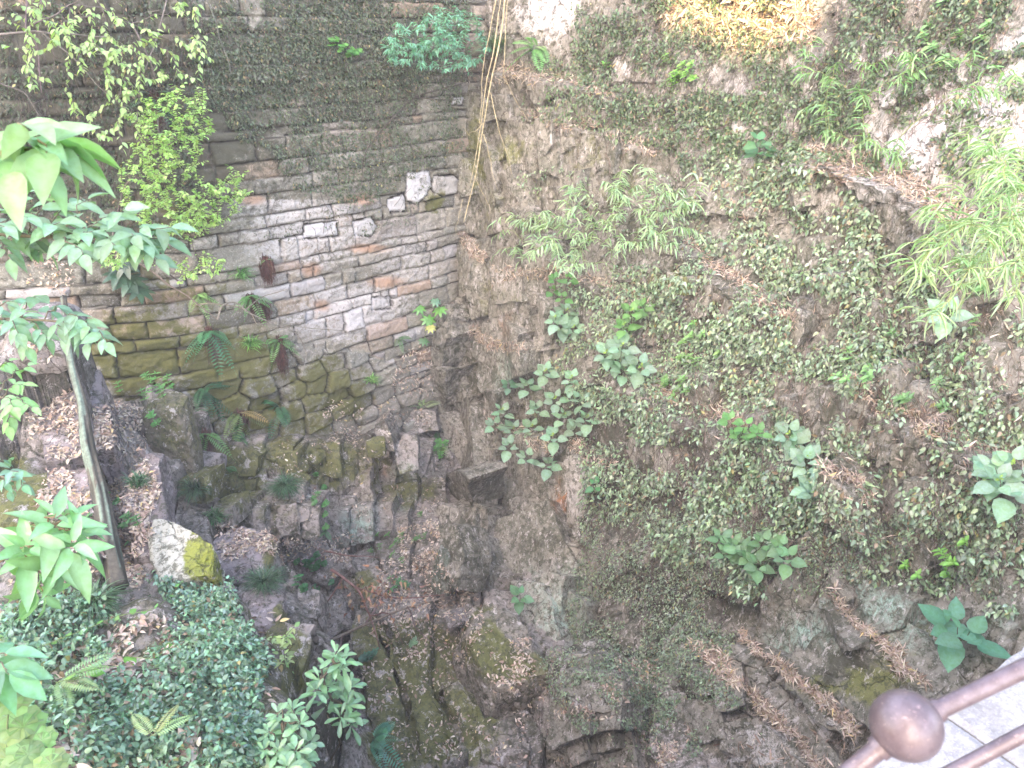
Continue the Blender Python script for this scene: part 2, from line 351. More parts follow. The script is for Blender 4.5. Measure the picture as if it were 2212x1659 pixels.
    return tag(o, 'tall old dry stone wall of grey and buff blocks, mossy at its foot, closing the pit at the back left', 'wall'), P.reshape(-1, 3), grid_faces(len(s), len(z))
WALL, WV_, WF_ = build_wall()
# ------------------------------------------------------------------ natural rock outcrop below the masonry
FOOT_U = [150, 330, 380, 450, 560, 700, 850, 930, 1000]; FOOT_V = [860, 860, 905, 960, 950, 935, 925, 940, 960]
def build_outcrop():
    step = .02; s = np.arange(-1.2, 6.5, step); z = np.arange(-7.2, -3.6, step)
    S, Z = np.meshgrid(s, z, indexing='ij'); P0 = wall_pt(S, Z, 0*S+.15); U, V = proj(P0)
    top = np.interp(U, FOOT_U, FOOT_V)+12*fbm(U/50, V/50, 2, 2)
    d = (V-top)/170.
    h = -.25+.62*sst(0, .14, d)+.34*np.clip(d, 0, 1.2)+.25*sst(.75, 1.1, d)+.5*sst(1.25, 1.5, d)
    fa, ia = facet(S+.12*fbm(S, Z, 1, 2), Z+.1*fbm(S, Z, 6, 2), .26, .42, .085, .35, 11, .10, .09)
    fb, ib = facet(S, Z, .6, .8, .10, .25, 15); fc, ic = facet(S, Z, .10, .13, .018, .3, 13, .01)
    h = h+fa+fb+fc+.02*fbm(S*7, Z*5, 5, 4)
    P = wall_pt(S, Z, h)
    f1, f2, _, _, _ = voro((S+.12*fbm(S, Z, 1, 2))/.26, (Z+.1*fbm(S, Z, 6, 2))/.42, 11)
    ms = blob(U, V, [(480, 1040, 120, 90, .8), (640, 980, 180, 50, .8), (650, 1020, 80, 60, .7), (770, 1000, 120, 60, .6), (880, 1050, 60, 60, .5), (560, 1060, 80, 50, .6)])
    at_ = dict(cell=ia, moss=ms, pale=blob(U, V, [(780, 1100, 70, 60, .6), (560, 1120, 80, 40, .5)]), dark=sst(.08, .0, f2-f1)*.8+.15,
               orange=blob(U, V, [(850, 980, 40, 20, .5)]), mint=blob(U, V, [(770, 1110, 50, 50, .6), (850, 1060, 40, 50, .4)]))
    o = mesh_np('rock_outcrop', P.reshape(-1, 3), grid_faces(len(s), len(z))[:, ::-1], M_FLOOR, attrs={k: a.ravel() for k, a in at_.items()}, smooth=False)
    tag(o, None, None, None, 'structure'); return P.reshape(-1, 3), grid_faces(len(s), len(z))
OV_, OF_ = build_outcrop()
# ------------------------------------------------------------------ CLIFF on the right
E1 = np.array([.53, -.848]); NH = np.array([-.848, -.53]); C0 = np.array([-.7, 11.0])
def cliff_base(S, Z):
    tau = np.radians(np.interp(S, [-1, .5, 2, 4.5, 10], [7, 7, 12, 25, 30])); return -(Z+4.2)*np.tan(tau)
def cliff_pt(S, Z, h): return np.stack([C0[0]+E1[0]*S+NH[0]*h, C0[1]+E1[1]*S+NH[1]*h, Z], -1)
LEDGES = [  # polyline in picture coordinates, tread width, how far the riser below it runs out
 ([(1480, 520), (1560, 580), (1720, 690)], .28, 90), ([(1740, 335), (1850, 355), (1960, 400), (2090, 470)], .42, 130),
 ([(1400, 820), (1520, 890), (1650, 925), (1790, 1010), (1890, 1080)], .36, 150), ([(1830, 800), (1900, 870), (2050, 925), (2212, 985)], .36, 150),
 ([(1800, 1270), (1890, 1370), (2010, 1490)], .20, 130), ([(1600, 1370), (1720, 1450), (1850, 1570)], .24, 60), ([(1490, 1390), (1600, 1460), (1690, 1560), (1790, 1670)], .25, 140),
 ([(1080, 150), (1190, 165), (1330, 200)], .18, 60), ([(1110, 245), (1250, 262), (1420, 330)], .12, 130), ([(1060, 590), (1180, 580), (1280, 600), (1400, 640)], .28, 110),
 ([(985, 510), (1050, 560)], .28, 160), ([(1010, 715), (1100, 740), (1150, 745)], .16, 90), ([(1040, 895), (1120, 935), (1200, 975)], .16, 70), ([(1230, 960), (1330, 990)], .15, 100)]
CBLOCKS = [ # outline, protrusion, tilt across, tilt down
 ([(1000, 180), (1040, 180), (1045, 500), (1000, 495)], .12, .3, 0), ([(1045, 250), (1095, 240), (1105, 400), (1050, 380)], .02, -.2, 0),
 ([(1090, 260), (1150, 270), (1160, 385), (1105, 370)], .16, .1, -.1), ([(1160, 300), (1205, 300), (1200, 385), (1165, 370)], .1, .5, 0),
 ([(1005, 330), (1095, 350), (1050, 520), (1005, 500)], .05, .4, .1), ([(1050, 400), (1120, 400), (1115, 540), (1060, 530)], -.03, -.3, 0),
 ([(985, 515), (1040, 520), (1050, 640), (990, 640)], .18, .3, 0), ([(1050, 560), (1130, 580), (1125, 650), (1065, 660)], .26, -.3, .2),
 ([(960, 640), (1050, 650), (1060, 740), (1000, 760), (955, 700)], .16, .3, .1), ([(1060, 660), (1110, 665), (1105, 740), (1060, 735)], .05, -.2, 0),
 ([(1110, 600), (1180, 620), (1190, 900), (1130, 900)], .06, .2, 0), ([(945, 700), (1000, 720), (1040, 790), (1050, 890), (1010, 900), (950, 850), (935, 760)], .30, .4, .1),
 ([(1045, 760), (1100, 740), (1110, 830), (1075, 910), (1045, 890)], .2, -.4, .1), ([(1025, 740), (1075, 750), (1060, 790), (1020, 770)], .3, 0, .2),
 ([(1075, 740), (1130, 760), (1130, 880), (1100, 860)], .12, .5, 0), ([(930, 850), (1010, 900), (1090, 950), (1080, 985), (1010, 960), (940, 900)], .22, .1, -.1),
 ([(945, 890), (1020, 960), (1060, 990), (1060, 1130), (985, 1150), (950, 1000)], .12, .3, 0), ([(1050, 980), (1130, 990), (1150, 1130), (1060, 1140)], .02, -.4, 0),
 ([(1130, 1000), (1225, 1000), (1230, 1130), (1140, 1050)], .12, .3, .1), ([(1222, 985), (1285, 1000), (1280, 1130), (1225, 1135)], .3, -.2, 0),
 ([(940, 1130), (990, 1136), (1000, 1200), (980, 1270), (945, 1180)], -.08, .2, .2), ([(1060, 1130), (1180, 1080), (1280, 1290), (1220, 1400), (1100, 1330), (1050, 1230)], .25, .25, .25),
 ([(1830, 810), (1895, 830), (1870, 900), (1820, 880)], .2, .3, 0), ([(1760, 1010), (1850, 1080), (1880, 1200), (1780, 1120)], .12, .2, 0),
 ([(1720, 1160), (1790, 1230), (1700, 1440), (1610, 1420), (1640, 1300)], .22, .3, 0), ([(1790, 1240), (1830, 1300), (1790, 1400), (1690, 1430), (1740, 1340)], .08, -.3, 0),
 ([(1290, 570), (1340, 560), (1350, 610), (1290, 600)], .25, 0, .3), ([(1440, 590), (1480, 600), (1480, 640), (1440, 630)], .2, 0, 0)]
def segd(U, V, poly):
    dv = np.full(U.shape, 1e3); pu = np.array(poly, float)
    for a, b in zip(pu[:-1], pu[1:]):
        t = np.clip(((U-a[0])*(b[0]-a[0])+(V-a[1])*(b[1]-a[1]))/((b-a)**2).sum(), 0, 1)
        dv = np.minimum(dv, np.hypot(U-a[0]-t*(b[0]-a[0]), V-a[1]-t*(b[1]-a[1])))
    return dv
def cliff_h(S, Z, U, V, fine=True):
    h = cliff_base(S, Z); Uw = U+10*fbm(U/45, V/45, 61, 3); Vw = V+10*fbm(U/45, V/45, 62, 3)
    for poly, d, run in LEDGES:
        p = np.array(poly, float); vl = np.interp(Uw, p[:, 0], p[:, 1]); dv = Vw-vl; ends = sst(p[0, 0]-25, p[0, 0]+10, U)*sst(p[-1, 0]+25, p[-1, 0]-10, U)
        h = h+ends*d*sst(-2, 10, dv)*np.exp(-np.maximum(dv-10, 0)/run)
    ck = np.zeros_like(S)
    cor = sst(3.2, 1.2, S)       # bare fractured rock near the corner, softer overgrown slope beyond
    lo = sst(-4.6, -5.4, Z)
    a, ia = facet(S+.15*fbm(S, Z, 71, 3), Z+.2*fbm(S, Z, 72, 3), .34, .8, .065, .25, 73, .05, .05); b, ib = facet(S+Z*.15, Z, .13, .3, .02, .28, 75, .012, .07)
    c, ic = facet(S+Z*.5, Z-S*.4, .9, .7, .12, .3, 77)
    h = h+a*(.45+.35*cor+.3*lo)+b*(.5+.3*cor)+c*(.5+.5*lo)*(1-.7*cor)+.05*fbm(S*1.5, Z*1.5, 78, 4)*(1-cor)+.022*(ridged(S*4+Z, Z*2.4, 79, 2)-.5)*2+.008*fbm(S*22, Z*16, 80, 3)
    h = h+.9*sst(-5.6, -7.2, Z+.25*fbm(S, S, 5, 2)+.12*(S-4))     # foot runs out into the floor
    h = h-.07*ck; fz1, fz2, _, _, _ = voro((S+.15*fbm(S, Z, 71, 3))/.34, (Z+.2*fbm(S, Z, 72, 3))/.8, 73); ck = np.maximum(ck, np.exp(-((fz2-fz1)/.04)**2)*(.3+.7*np.maximum(cor, lo)))
    return h, ia, ck
def build_cliff():
    step = .026; s = np.arange(-1.0, 10.2, step); z = np.arange(-8.6, 3.6, step)
    S, Z = np.meshgrid(s, z, indexing='ij'); U, V = proj(cliff_pt(S, Z, cliff_base(S, Z)+.08)); h, ia, ck = cliff_h(S, Z, U, V)
    P = cliff_pt(S, Z, h)
    ms = blob(U, V, [(1030, 330, 40, 130, .5), (1100, 330, 60, 60, .5), (1290, 330, 120, 90, .5), (1340, 420, 100, 70, .5), (1440, 610, 40, 30, .9), (1200, 420, 150, 50, .4), (1160, 640, 40, 120, .35),
                     (1120, 1450, 110, 110, .8), (1040, 1400, 80, 100, .7), (1650, 850, 300, 200, .35), (1960, 600, 200, 200, .3), (1700, 1200, 200, 150, .3), (1850, 1480, 140, 70, .6), (1960, 1420, 90, 80, .7), (1640, 330, 60, 60, .4), (1960, 1150, 200, 120, .35), (2150, 720, 150, 150, .3)])
    pale = blob(U, V, [(1640, 1600, 250, 90, .8), (1900, 300, 280, 160, 1.0), (2080, 250, 160, 130, 1.9), (2150, 200, 110, 90, 1.9), (1180, 20, 60, 60, 1.8), (1420, 120, 160, 100, .5), (1600, 300, 120, 100, .7), (1150, 1200, 120, 90, .4), (1420, 1560, 180, 80, .7), (1000, 1200, 60, 60, .3), (1250, 1060, 30, 60, 1), (1100, 700, 60, 60, .3), (1080, 600, 80, 60, .4)])
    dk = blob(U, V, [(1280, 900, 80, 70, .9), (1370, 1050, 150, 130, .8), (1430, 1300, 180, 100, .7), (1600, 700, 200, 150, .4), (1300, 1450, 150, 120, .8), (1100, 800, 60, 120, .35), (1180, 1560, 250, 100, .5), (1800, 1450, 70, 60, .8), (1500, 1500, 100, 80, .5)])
    org = blob(U, V, [(1212, 1075, 14, 40, 1), (1540, 650, 60, 20, .3), (1700, 1300, 20, 60, .3)])
    mint = blob(U, V, [(1740, 1370, 55, 35, 1), (1860, 1270, 60, 22, .7), (1920, 1310, 50, 28, 1), (1960, 1350, 40, 30, .8), (1210, 1350, 50, 70, .6), (1180, 1260, 60, 60, .4), (1850, 1240, 40, 30, .5), (1100, 800, 22, 45, .5), (2150, 1350, 40, 30, .4)])
    chalk = blob(U, V, [(2090, 240, 170, 110, 1), (1960, 330, 90, 50, .9), (2190, 150, 60, 80, .9), (1180, 15, 55, 50, 1), (1700, 110, 60, 60, .6), (1600, 220, 60, 60, .45), (1900, 120, 80, 60, .6), (1560, 290, 40, 30, .7)])
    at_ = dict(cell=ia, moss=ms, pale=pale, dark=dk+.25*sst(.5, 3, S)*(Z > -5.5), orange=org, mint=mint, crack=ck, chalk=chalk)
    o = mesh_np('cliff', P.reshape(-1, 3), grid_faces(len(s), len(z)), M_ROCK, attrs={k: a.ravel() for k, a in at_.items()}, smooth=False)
    tag(o, kind='structure'); return P.reshape(-1, 3), grid_faces(len(s), len(z))
CV_, CF_ = build_cliff()
# ------------------------------------------------------------------ FLOOR of the pit and the overgrown mound
CP = [ # u, v, z
 (60, 600, -1.85), (150, 620, -2.0), (30, 800, -2.45), (100, 780, -2.55), (100, 900, -3.0), (180, 900, -3.35), (20, 950, -2.9), (60, 1050, -3.2), (160, 1100, -3.5),
 (250, 900, -3.75), (250, 1000, -3.8), (330, 1100, -3.95), (300, 1200, -3.95), (345, 1040, -3.95), (280, 870, -3.7), (60, 1200, -3.35), (200, 1250, -3.7), (370, 1230, -3.8), (420, 1120, -4.2),
 (500, 1290, -3.45), (540, 1400, -3.35), (560, 1520, -3.2), (620, 1650, -3.2), (300, 1330, -3.3), (100, 1330, -3.2), (300, 1500, -3.0), (100, 1500, -2.85), (400, 1640, -2.95), (60, 1640, -2.7), (450, 1400, -3.15),
 (530, 1210, -4.35), (480, 1160, -4.5), (580, 1160, -4.8), (570, 1340, -4.3), (600, 1400, -4.4), (625, 1500, -4.6), (680, 1620, -4.9), (600, 1230, -5.2),
 (660, 1180, -5.5), (700, 1200, -5.6), (800, 1180, -5.7), (900, 1180, -5.8), (760, 1130, -5.6), (640, 1260, -5.6), (700, 1270, -5.9), (680, 1350, -6.2), (740, 1380, -6.6), (720, 1480, -7.2), (740, 1600, -8.2), (700, 1560, -8.0),
 (790, 1250, -5.95), (900, 1260, -5.95), (850, 1330, -6.0), (950, 1330, -6.1), (900, 1400, -6.15), (1000, 1400, -6.2), (830, 1450, -6.2), (820, 1560, -6.3), (860, 1640, -6.4), (950, 1500, -6.3), (950, 1620, -6.5),
 (1050, 1480, -6.1), (1050, 1600, -6.4), (1100, 1500, -6.0), (1150, 1600, -6.3), (1250, 1600, -6.3), (1350, 1600, -6.2), (1500, 1640, -6.3)]
cp = np.array(CP, float); rr_ = ray(cp[:, 0], cp[:, 1]); kk_ = cp[:, 2]/rr_[:, 2]; CXY = rr_[:, :2]*kk_[:, None]; CZ = cp[:, 2]
XT = np.array([(0, 4, -6.8), (-.6, 4.4, -7), (0, 2.5, -6.8), (1, 3, -6.8), (2, 3, -6.8), (-.3, 1.5, -6.5), (1, 1.5, -6.5), (3, 2, -6.5), (-.75, 2.6, -6.2), (-.7, 3.4, -6.8), (-.75, 1.5, -5.8), (1.5, 4.5, -6.6), (.5, 5, -6.6), (-.8, .6, -5.5), (2.8, 4, -6.4), (-.95, 3.9, -6.6)])
CXY = np.vstack([CXY, XT[:, :2]]); CZ = np.r_[CZ, XT[:, 2]]
def zsmooth(x, y):
    sh = np.shape(x); x = np.ravel(x); y = np.ravel(y); out = np.empty(len(x))
    for i in range(0, len(x), 20000):
        d2 = (x[i:i+20000, None]-CXY[None, :, 0])**2+(y[i:i+20000, None]-CXY[None, :, 1])**2
        w = 1/(d2+.012)**1.9; out[i:i+20000] = (w*CZ).sum(1)/w.sum(1)
    return out.reshape(sh)
def build_floor():
    step = .026; x = np.arange(-8, 4.6, step); y = np.arange(.4, 9.4, step); X, Y = np.meshgrid(x, y, indexing='ij')
    zs = zsmooth(X, Y); U, V = proj(np.stack([X, Y, zs], -1))
    mound = sst(-4.0, -3.6, zs)*sst(5.2, 4.4, Y)*sst(-.7, -1.2, X)
    # slabs of bedrock: long joints running towards the viewer
    c, s_ = math.cos(math.radians(12)), math.sin(math.radians(12)); A = c*X+s_*Y+.1*fbm(X*1.2, Y*.8, 91, 3); B = -s_*X+c*Y+.15*fbm(X, Y, 92, 3)
    f1, f2, cx, cy, ia = voro(A/.46, B/.85, 93); ax, by = cx*.46, cy*.85; qx, qy = c*ax-s_*by, s_*ax+c*by
    zq = zsmooth(qx, qy); z1 = np.clip(.72*zq+.28*zs, zs-.35, zs+.35)+(ia-.5)*.14+(_h(np.round(cx*50), np.round(cy*50), 3)-.5)*.3*(A-ax)+(_h(np.round(cx*50), np.round(cy*50), 4)-.5)*.2*(B-by)
    z1 = z1-.12*np.exp(-((f2-f1)/.05)**2)
    fb, ib = facet(X+.05*fbm(X*5, Y*5, 7, 2), Y, .17, .24, .035, .3, 95, .02, .06); z1 = z1+fb+.05*fbm(X*4, Y*4, 96, 5)+.006*fbm(X*26, Y*26, 97, 3)
    z2 = zs+.1*fbm(X*1.5, Y*1.5, 98, 4)+.02*fbm(X*12, Y*12, 99, 3)
    Z = z1*(1-mound)+z2*mound; P = np.stack([X, Y, Z], -1); U, V = proj(P)
    ms = blob(U, V, [(100, 1080, 120, 60, 1), (150, 1130, 80, 40, 1), (20, 1050, 60, 80, 1), (900, 1420, 110, 90, .95), (960, 1520, 120, 90, .9), (830, 1500, 60, 120, .9), (1080, 1450, 120, 90, .9), (1050, 1370, 60, 60, 1), (860, 1600, 90, 90, 1), (920, 1600, 120, 90, .8), (800, 1380, 60, 60, .8), (640, 1430, 40, 100, .9), (780, 1260, 60, 40, .7), (440, 1360, 40, 30, .6)])
    ms = np.maximum(ms, mound*.5)
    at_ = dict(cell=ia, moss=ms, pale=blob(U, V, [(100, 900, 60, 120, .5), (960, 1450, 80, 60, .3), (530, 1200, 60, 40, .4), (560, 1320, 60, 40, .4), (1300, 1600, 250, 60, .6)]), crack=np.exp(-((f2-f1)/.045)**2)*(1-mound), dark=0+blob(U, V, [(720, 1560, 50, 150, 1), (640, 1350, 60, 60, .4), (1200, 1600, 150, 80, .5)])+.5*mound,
               orange=0*X, mint=blob(U, V, [(310, 1190, 30, 20, .5)]))
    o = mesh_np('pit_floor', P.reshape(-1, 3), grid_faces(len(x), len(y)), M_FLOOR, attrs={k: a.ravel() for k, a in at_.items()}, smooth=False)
    tag(o, kind='structure'); return P.reshape(-1, 3), grid_faces(len(x), len(y))
GV_, GF_ = build_floor()
# ------------------------------------------------------------------ loose and set stones as things
ROCKS = []
def stone(name, label, cat, u, v, k, size, rz=0, seed=1, mat=None, tilt=(0, 0), cuts=7, rough=.03, group=None, attrs=None, sub=26):
    rng = np.random.default_rng(seed); g = np.linspace(-1, 1, sub); A, B = np.meshgrid(g, g, indexing='ij'); Vs = []; Fs = []; n = 0
    for ax in range(3):
        for sg in (-1, 1):
            p = np.zeros((sub, sub, 3)); p[..., ax] = sg; p[..., (ax+1) % 3] = A; p[..., (ax+2) % 3] = B
            f = grid_faces(sub, sub); f = f if sg > 0 else f[:, ::-1]; Vs.append(p.reshape(-1, 3)); Fs.append(f+n); n += sub*sub
    P = np.concatenate(Vs); Fq = np.concatenate(Fs)
    key = np.round(P*1e4).astype(int); _, ui, inv = np.unique(key, axis=0, return_index=True, return_inverse=True); P = P[ui]; Fq = inv.ravel()[Fq]
    P = P*(1-.13*(np.abs(P[:, [1, 2, 0]])**3))*(1-.07*(np.abs(P[:, [2, 0, 1]])**2))
    for i in range(cuts):
        d = nrm(rng.normal(size=3)*[1, 1, .8]); t = rng.uniform(.88, 1.25); e = P@d-t; P = P-np.maximum(e, 0)[:, None]*d
    P = P*np.array(size)/2
    q = P/max(size)*2; nz = fbm(q[:, 0]*3+q[:, 2]*2, q[:, 1]*3-q[:, 2]*1.7, seed, 4)+.4*fbm(q[:, 0]*12+q[:, 2]*9, q[:, 1]*12-q[:, 2]*8, seed+3, 3)
    P = P+nrm(P)*nz[:, None]*rough*1.5*max(size)
    cx, sx = math.cos(tilt[0]), math.sin(tilt[0]); P = P@np.array([[1, 0, 0], [0, cx, sx], [0, -sx, cx]])
    cy, sy = math.cos(tilt[1]), math.sin(tilt[1]); P = P@np.array([[cy, 0, -sy], [0, 1, 0], [sy, 0, cy]])
    cz, sz = math.cos(rz), math.sin(rz); P = P@np.array([[cz, sz, 0], [-sz, cz, 0], [0, 0, 1]])
    c = at(u, v, k); P = P+c; U, V = proj(P)
    at_ = dict(cell=np.full(len(P), rng.random()), moss=np.zeros(len(P)), pale=np.zeros(len(P)), dark=np.zeros(len(P)), orange=np.zeros(len(P)), mint=np.zeros(len(P)))
    for kk, bl in (attrs or {}).items(): at_[kk] = blob(U, V, bl) if isinstance(bl, list) else np.full(len(P), bl)
    loc = c-np.array([0, 0, size[2]/2])
    o = mesh_np(name, P, Fq, mat or M_BOULD, attrs=at_, smooth=False, loc=loc)
    tag(o, label, cat, group); ROCKS.append((P, Fq)); return o
M_PALEST = rock_mat('pale_boulder_rock', dark=(.42, .4, .33), mid=(.5, .48, .4), pale=(.6, .57, .5), green=(.22, .24, .03), palelo=.55)
M_MAUVE = rock_mat('mauve_slab_rock', dark=(.15, .13, .13), mid=(.25, .21, .21), pale=(.4, .35, .35), palelo=.6)
M_MOSSR = rock_mat('mossy_rock', dark=(.1, .09, .06), mid=(.2, .17, .13), palelo=.62, mossk=1.15)
BG = 'loose boulders on the pit floor'
stone('boulder', 'flat mauve boulder strewn with dry leaves, just right of the pale cream boulder', 'boulder', 528, 1210, 7.1, (.55, .6, .35), .3, 5, M_MAUVE, (.1, .05), 6, .03, attrs=dict(moss=[(580, 1200, 20, 60, .8)]))
stone('boulder', 'grey mauve flat boulder above the ground cover edge with mossy right side', 'boulder', 560, 1340, 6.2, (.4, .55, .4), .2, 6, M_MAUVE, (.1, .1), 6, .03, attrs=dict(moss=[(610, 1350, 25, 60, .9)]))
stone('boulder', 'tall brown mossy slab dropping below the grey mauve boulder', 'boulder', 612, 1470, 6.0, (.3, .5, .9), .15, 8, M_MOSSR, (0, .1), 6, .04, attrs=dict(moss=.6))
stone('stone_pillar', 'tall upright brown stone pillar with flat top standing before the mossy wall', 'rock', 378, 950, 7.9, (.42, .4, .95), .1, 9, M_MOSSR, (.05, -.05), 5, .03, attrs=dict(moss=.45))
stone('stone_block', 'small dark grey block wedged beside the tall upright stone pillar', 'rock', 434, 925, 8.5, (.2, .2, .36), .2, 10, M_BOULD, (0, 0), 4, .02, attrs=dict(dark=.6))
stone('stone_block', 'squat bluish grey block lying at the foot of the tall stone pillar', 'rock', 452, 1000, 8.3, (.3, .3, .22), -.2, 11, M_BOULD, (.1, 0), 4, .02)
stone('stone_block', 'purplish worn block beside the grass tussock, its upper left neighbour', 'rock', 405, 1062, 7.9, (.4, .4, .3), .3, 12, M_MAUVE, (.2, 0), 5, .03)
stone('boulder', 'rounded brown boulder at the outcrop foot left of the mid wall grass tuft', 'boulder', 545, 1120, 8.3, (.4, .4, .34), .1, 13, M_MOSSR, (.1, 0), 8, .03, attrs=dict(moss=.3))
stone('boulder', 'blocky brown and blue-green boulder right of the rounded boulder', 'boulder', 650, 1115, 8.5, (.34, .35, .42), .4, 14, M_BOULD, (0, 0), 5, .03, attrs=dict(mint=.35))
stone('stone_block', 'small blue grey angular block on the outcrop top near the corner', 'rock', 868, 972, 9.9, (.26, .26, .2), .5, 15, M_BOULD, (.3, 0), 5, .03, attrs=dict(mint=.3))
stone('boulder', 'rounded stone with green moss cap on the outcrop right of centre', 'boulder', 812, 965, 9.6, (.24, .24, .22), .2, 16, M_MOSSR, (0, 0), 9, .03, attrs=dict(moss=1.0))
stone('boulder', 'large mossy rock bulging between the leaf-strewn floor and the cliff foot', 'boulder', 1085, 1440, 8.2, (.8, 1.0, .8), .5, 17, M_MOSSR, (.25, .1), 7, .04, attrs=dict(moss=[(1060, 1400, 60, 60, 1), (1120, 1440, 90, 50, .7)], dark=.35))
stone('boulder', 'small tan flat stone lying among the fallen leaves below the cliff foot', 'boulder', 985, 1335, 8.7, (.28, .2, .1), .5, 18, M_BOULD, (.2, .1), 5, .03)
stone('boulder', 'dark upright rock with pale lichen standing at the cliff foot by the leaf litter', 'boulder', 970, 1225, 9.1, (.3, .4, .6), -.3, 19, M_ROCK, (-.15, .2), 6, .04, attrs=dict(dark=.7, mint=.25))
stone('boulder', 'upright rock wedge leaning on the cliff foot between two shelves', 'boulder', 1270, 1500, 7.7, (.7, .8, .8), .3, 21, M_ROCK, (0, .1), 7, .04, attrs=dict(dark=.5, pale=.3))
stone('stone_step', 'big worn grey step slab under overhanging leaves at the left edge', 'step', 105, 730, 6.3, (.5, .6, .42), .1, 22, M_BOULD, (.1, 0), 4, .02, attrs=dict(pale=.1))
stone('stone_step', 'mossy step stone at the lower end of the slab path by the left edge', 'step', 90, 1100, 5.9, (.6, .6, .3), .1, 24, M_MOSSR, (.15, 0), 5, .03, attrs=dict(moss=1.0))
stone('stone_step', 'long low pinkish ledge block between trunk and stone pillar', 'step', 320, 1070, 6.6, (.2, .9, .4), .1, 26, M_MAUVE, (.1, 0), 4, .02)
stone('boulder', 'small dark stone at the foot of the leaning weathered trunk', 'boulder', 190, 1225, 5.2, (.25, .25, .3), .2, 27, M_BOULD, (0, 0), 6, .03, attrs=dict(dark=.6))
stone('boulder', 'black rock at the bottom of the dark cleft', 'boulder', 740, 1600, 8.6, (.35, .35, .3), .2, 28, M_BOULD, (0, 0), 6, .04, attrs=dict(dark=1.5))
# ------------------------------------------------------------------ one tree of everything solid, for planting
def tri(Fq): return np.concatenate([Fq[:, [0, 1, 2]], Fq[:, [0, 2, 3]]])
Vall = []; Fall = []; n0 = 0
for (a, b) in [(WV_, WF_), (OV_, OF_), (CV_, CF_), (GV_, GF_)]+ROCKS:
    Vall.append(a); Fall.append(b+n0); n0 += len(a)
BVH = BVHTree.FromPolygons(np.concatenate(Vall).tolist(), np.concatenate(Fall).tolist())
del Vall, Fall
def hit(u, v):
    d = ray(u, v); dv = Vector(d); L = dv.length; r = BVH.ray_cast(Vector((0, 0, 0)), dv)
    if r[0] is None: return at(u, v, 9), np.array([0, -.7, .7]), 9.
    n = np.array(r[1]); n = n if n@d < 0 else -n
    return np.array(r[0]), n, r[3]/L

# ------------------------------------------------------------------ slabs of bedrock: outlines of real thickness standing on the sheets
def slabs(name, mat, items, face, back, moss, dark=None, mint=None, orange=None, pale=None, res=.055, jit=2.6, rough=.012):
    Vs = []; Fs = []; A = {k: [] for k in ('cell', 'moss', 'pale', 'dark', 'orange', 'mint', 'crack')}; n0 = 0
    for idx, it in enumerate(items):
        poly, prot = it[0], it[1]; tx, tz = (it[2], it[3]) if len(it) > 3 else (0, 0); pu = np.array(poly, float); q = []
        for a, b in zip(pu, np.roll(pu, -1, 0)):
            L = np.hypot(*(b-a)); m = max(1, int(L/16))
            for t in range(m): q.append(a+(b-a)*t/m)
        q = np.array(q); q[:, 0] += jit*2*fbm(q[:, 0]/13, q[:, 1]/13, 61+idx, 2); q[:, 1] += jit*2*fbm(q[:, 0]/13, q[:, 1]/13, 91+idx, 2)
        c = pu.mean(0); P, N, k = hit(*c); f = np.array(it[4] if len(it) > 4 else face, float); n = nrm(f+np.array([tx, -tx*.3, tz])); C = P+nrm(-ray(*c))*prot
        r = ray(q[:, 0], q[:, 1]); W = r*((n@C)/(r@n))[:, None]
        bm = bmesh.new(); vs = [bm.verts.new(w) for w in W]; fa = bm.faces.new(vs); bm.normal_update()
        if np.array(fa.normal)@n < 0: fa.normal_flip()
        ex = bmesh.ops.extrude_face_region(bm, geom=[fa]); nv = [e for e in ex['geom'] if isinstance(e, bmesh.types.BMVert)]
        bk = np.array(it[5] if len(it) > 5 else back, float)
        # the extruded copy stays in front, the first outline is pushed back into the rock
        for v in vs: v.co += Vector(bk)
        fe = [e for e in bm.edges if all(v in nv for v in e.verts)]
        bmesh.ops.bevel(bm, geom=fe, offset=.014, segments=2, affect='EDGES', profile=.6)
        bmesh.ops.triangulate(bm, faces=bm.faces[:])
        for _ in range(5):
            ed = [e for e in bm.edges if e.calc_length() > res*1.5]
            if not ed: break
            bmesh.ops.subdivide_edges(bm, edges=ed, cuts=1); bmesh.ops.triangulate(bm, faces=[g for g in bm.faces if len(g.verts) > 3])
        bm.normal_update(); X = np.array([v.co for v in bm.verts]); NN = np.array([v.normal for v in bm.verts]); bm.verts.index_update(); T = np.array([[v.index for v in g.verts] for g in bm.faces]); bm.free()
        d = fbm(X[:, 0]*5+X[:, 1]*2, X[:, 2]*3+X[:, 1], 33, 4)*rough*2.2+fbm(X[:, 0]*19, X[:, 2]*14+X[:, 1]*15, 34, 2)*rough*.7+.012*(np.floor(fbm(X[:, 0]*3.3+X[:, 2]*.8, X[:, 2]*1.3-X[:, 1]*2, 35+idx, 2)*5))
        X = X+NN*d[:, None]; Vs.append(X); Fs.append(T+n0); n0 += len(X); U, V = proj(X)
        A['cell'].append(np.full(len(X), R.random())); A['crack'].append(np.zeros(len(X)))
        for key, bl in (('moss', moss), ('dark', dark), ('mint', mint), ('orange', orange), ('pale', pale)): A[key].append(blob(U, V, bl) if isinstance(bl, list) else np.full(len(X), bl or 0.))
    X = np.concatenate(Vs); T = np.concatenate(Fs); o = mesh_np(name, X, T, mat, attrs={k: np.concatenate(v) for k, v in A.items()}, smooth=False); tag(o, kind='structure')
    return X, T
M_SLAB = rock_mat('slab_rock', dark=(.1, .096, .07), mid=(.235, .215, .175), pale=(.46, .42, .385), palelo=.55, streak=(2.2, 2.2, .8), green=(.16, .16, .06))
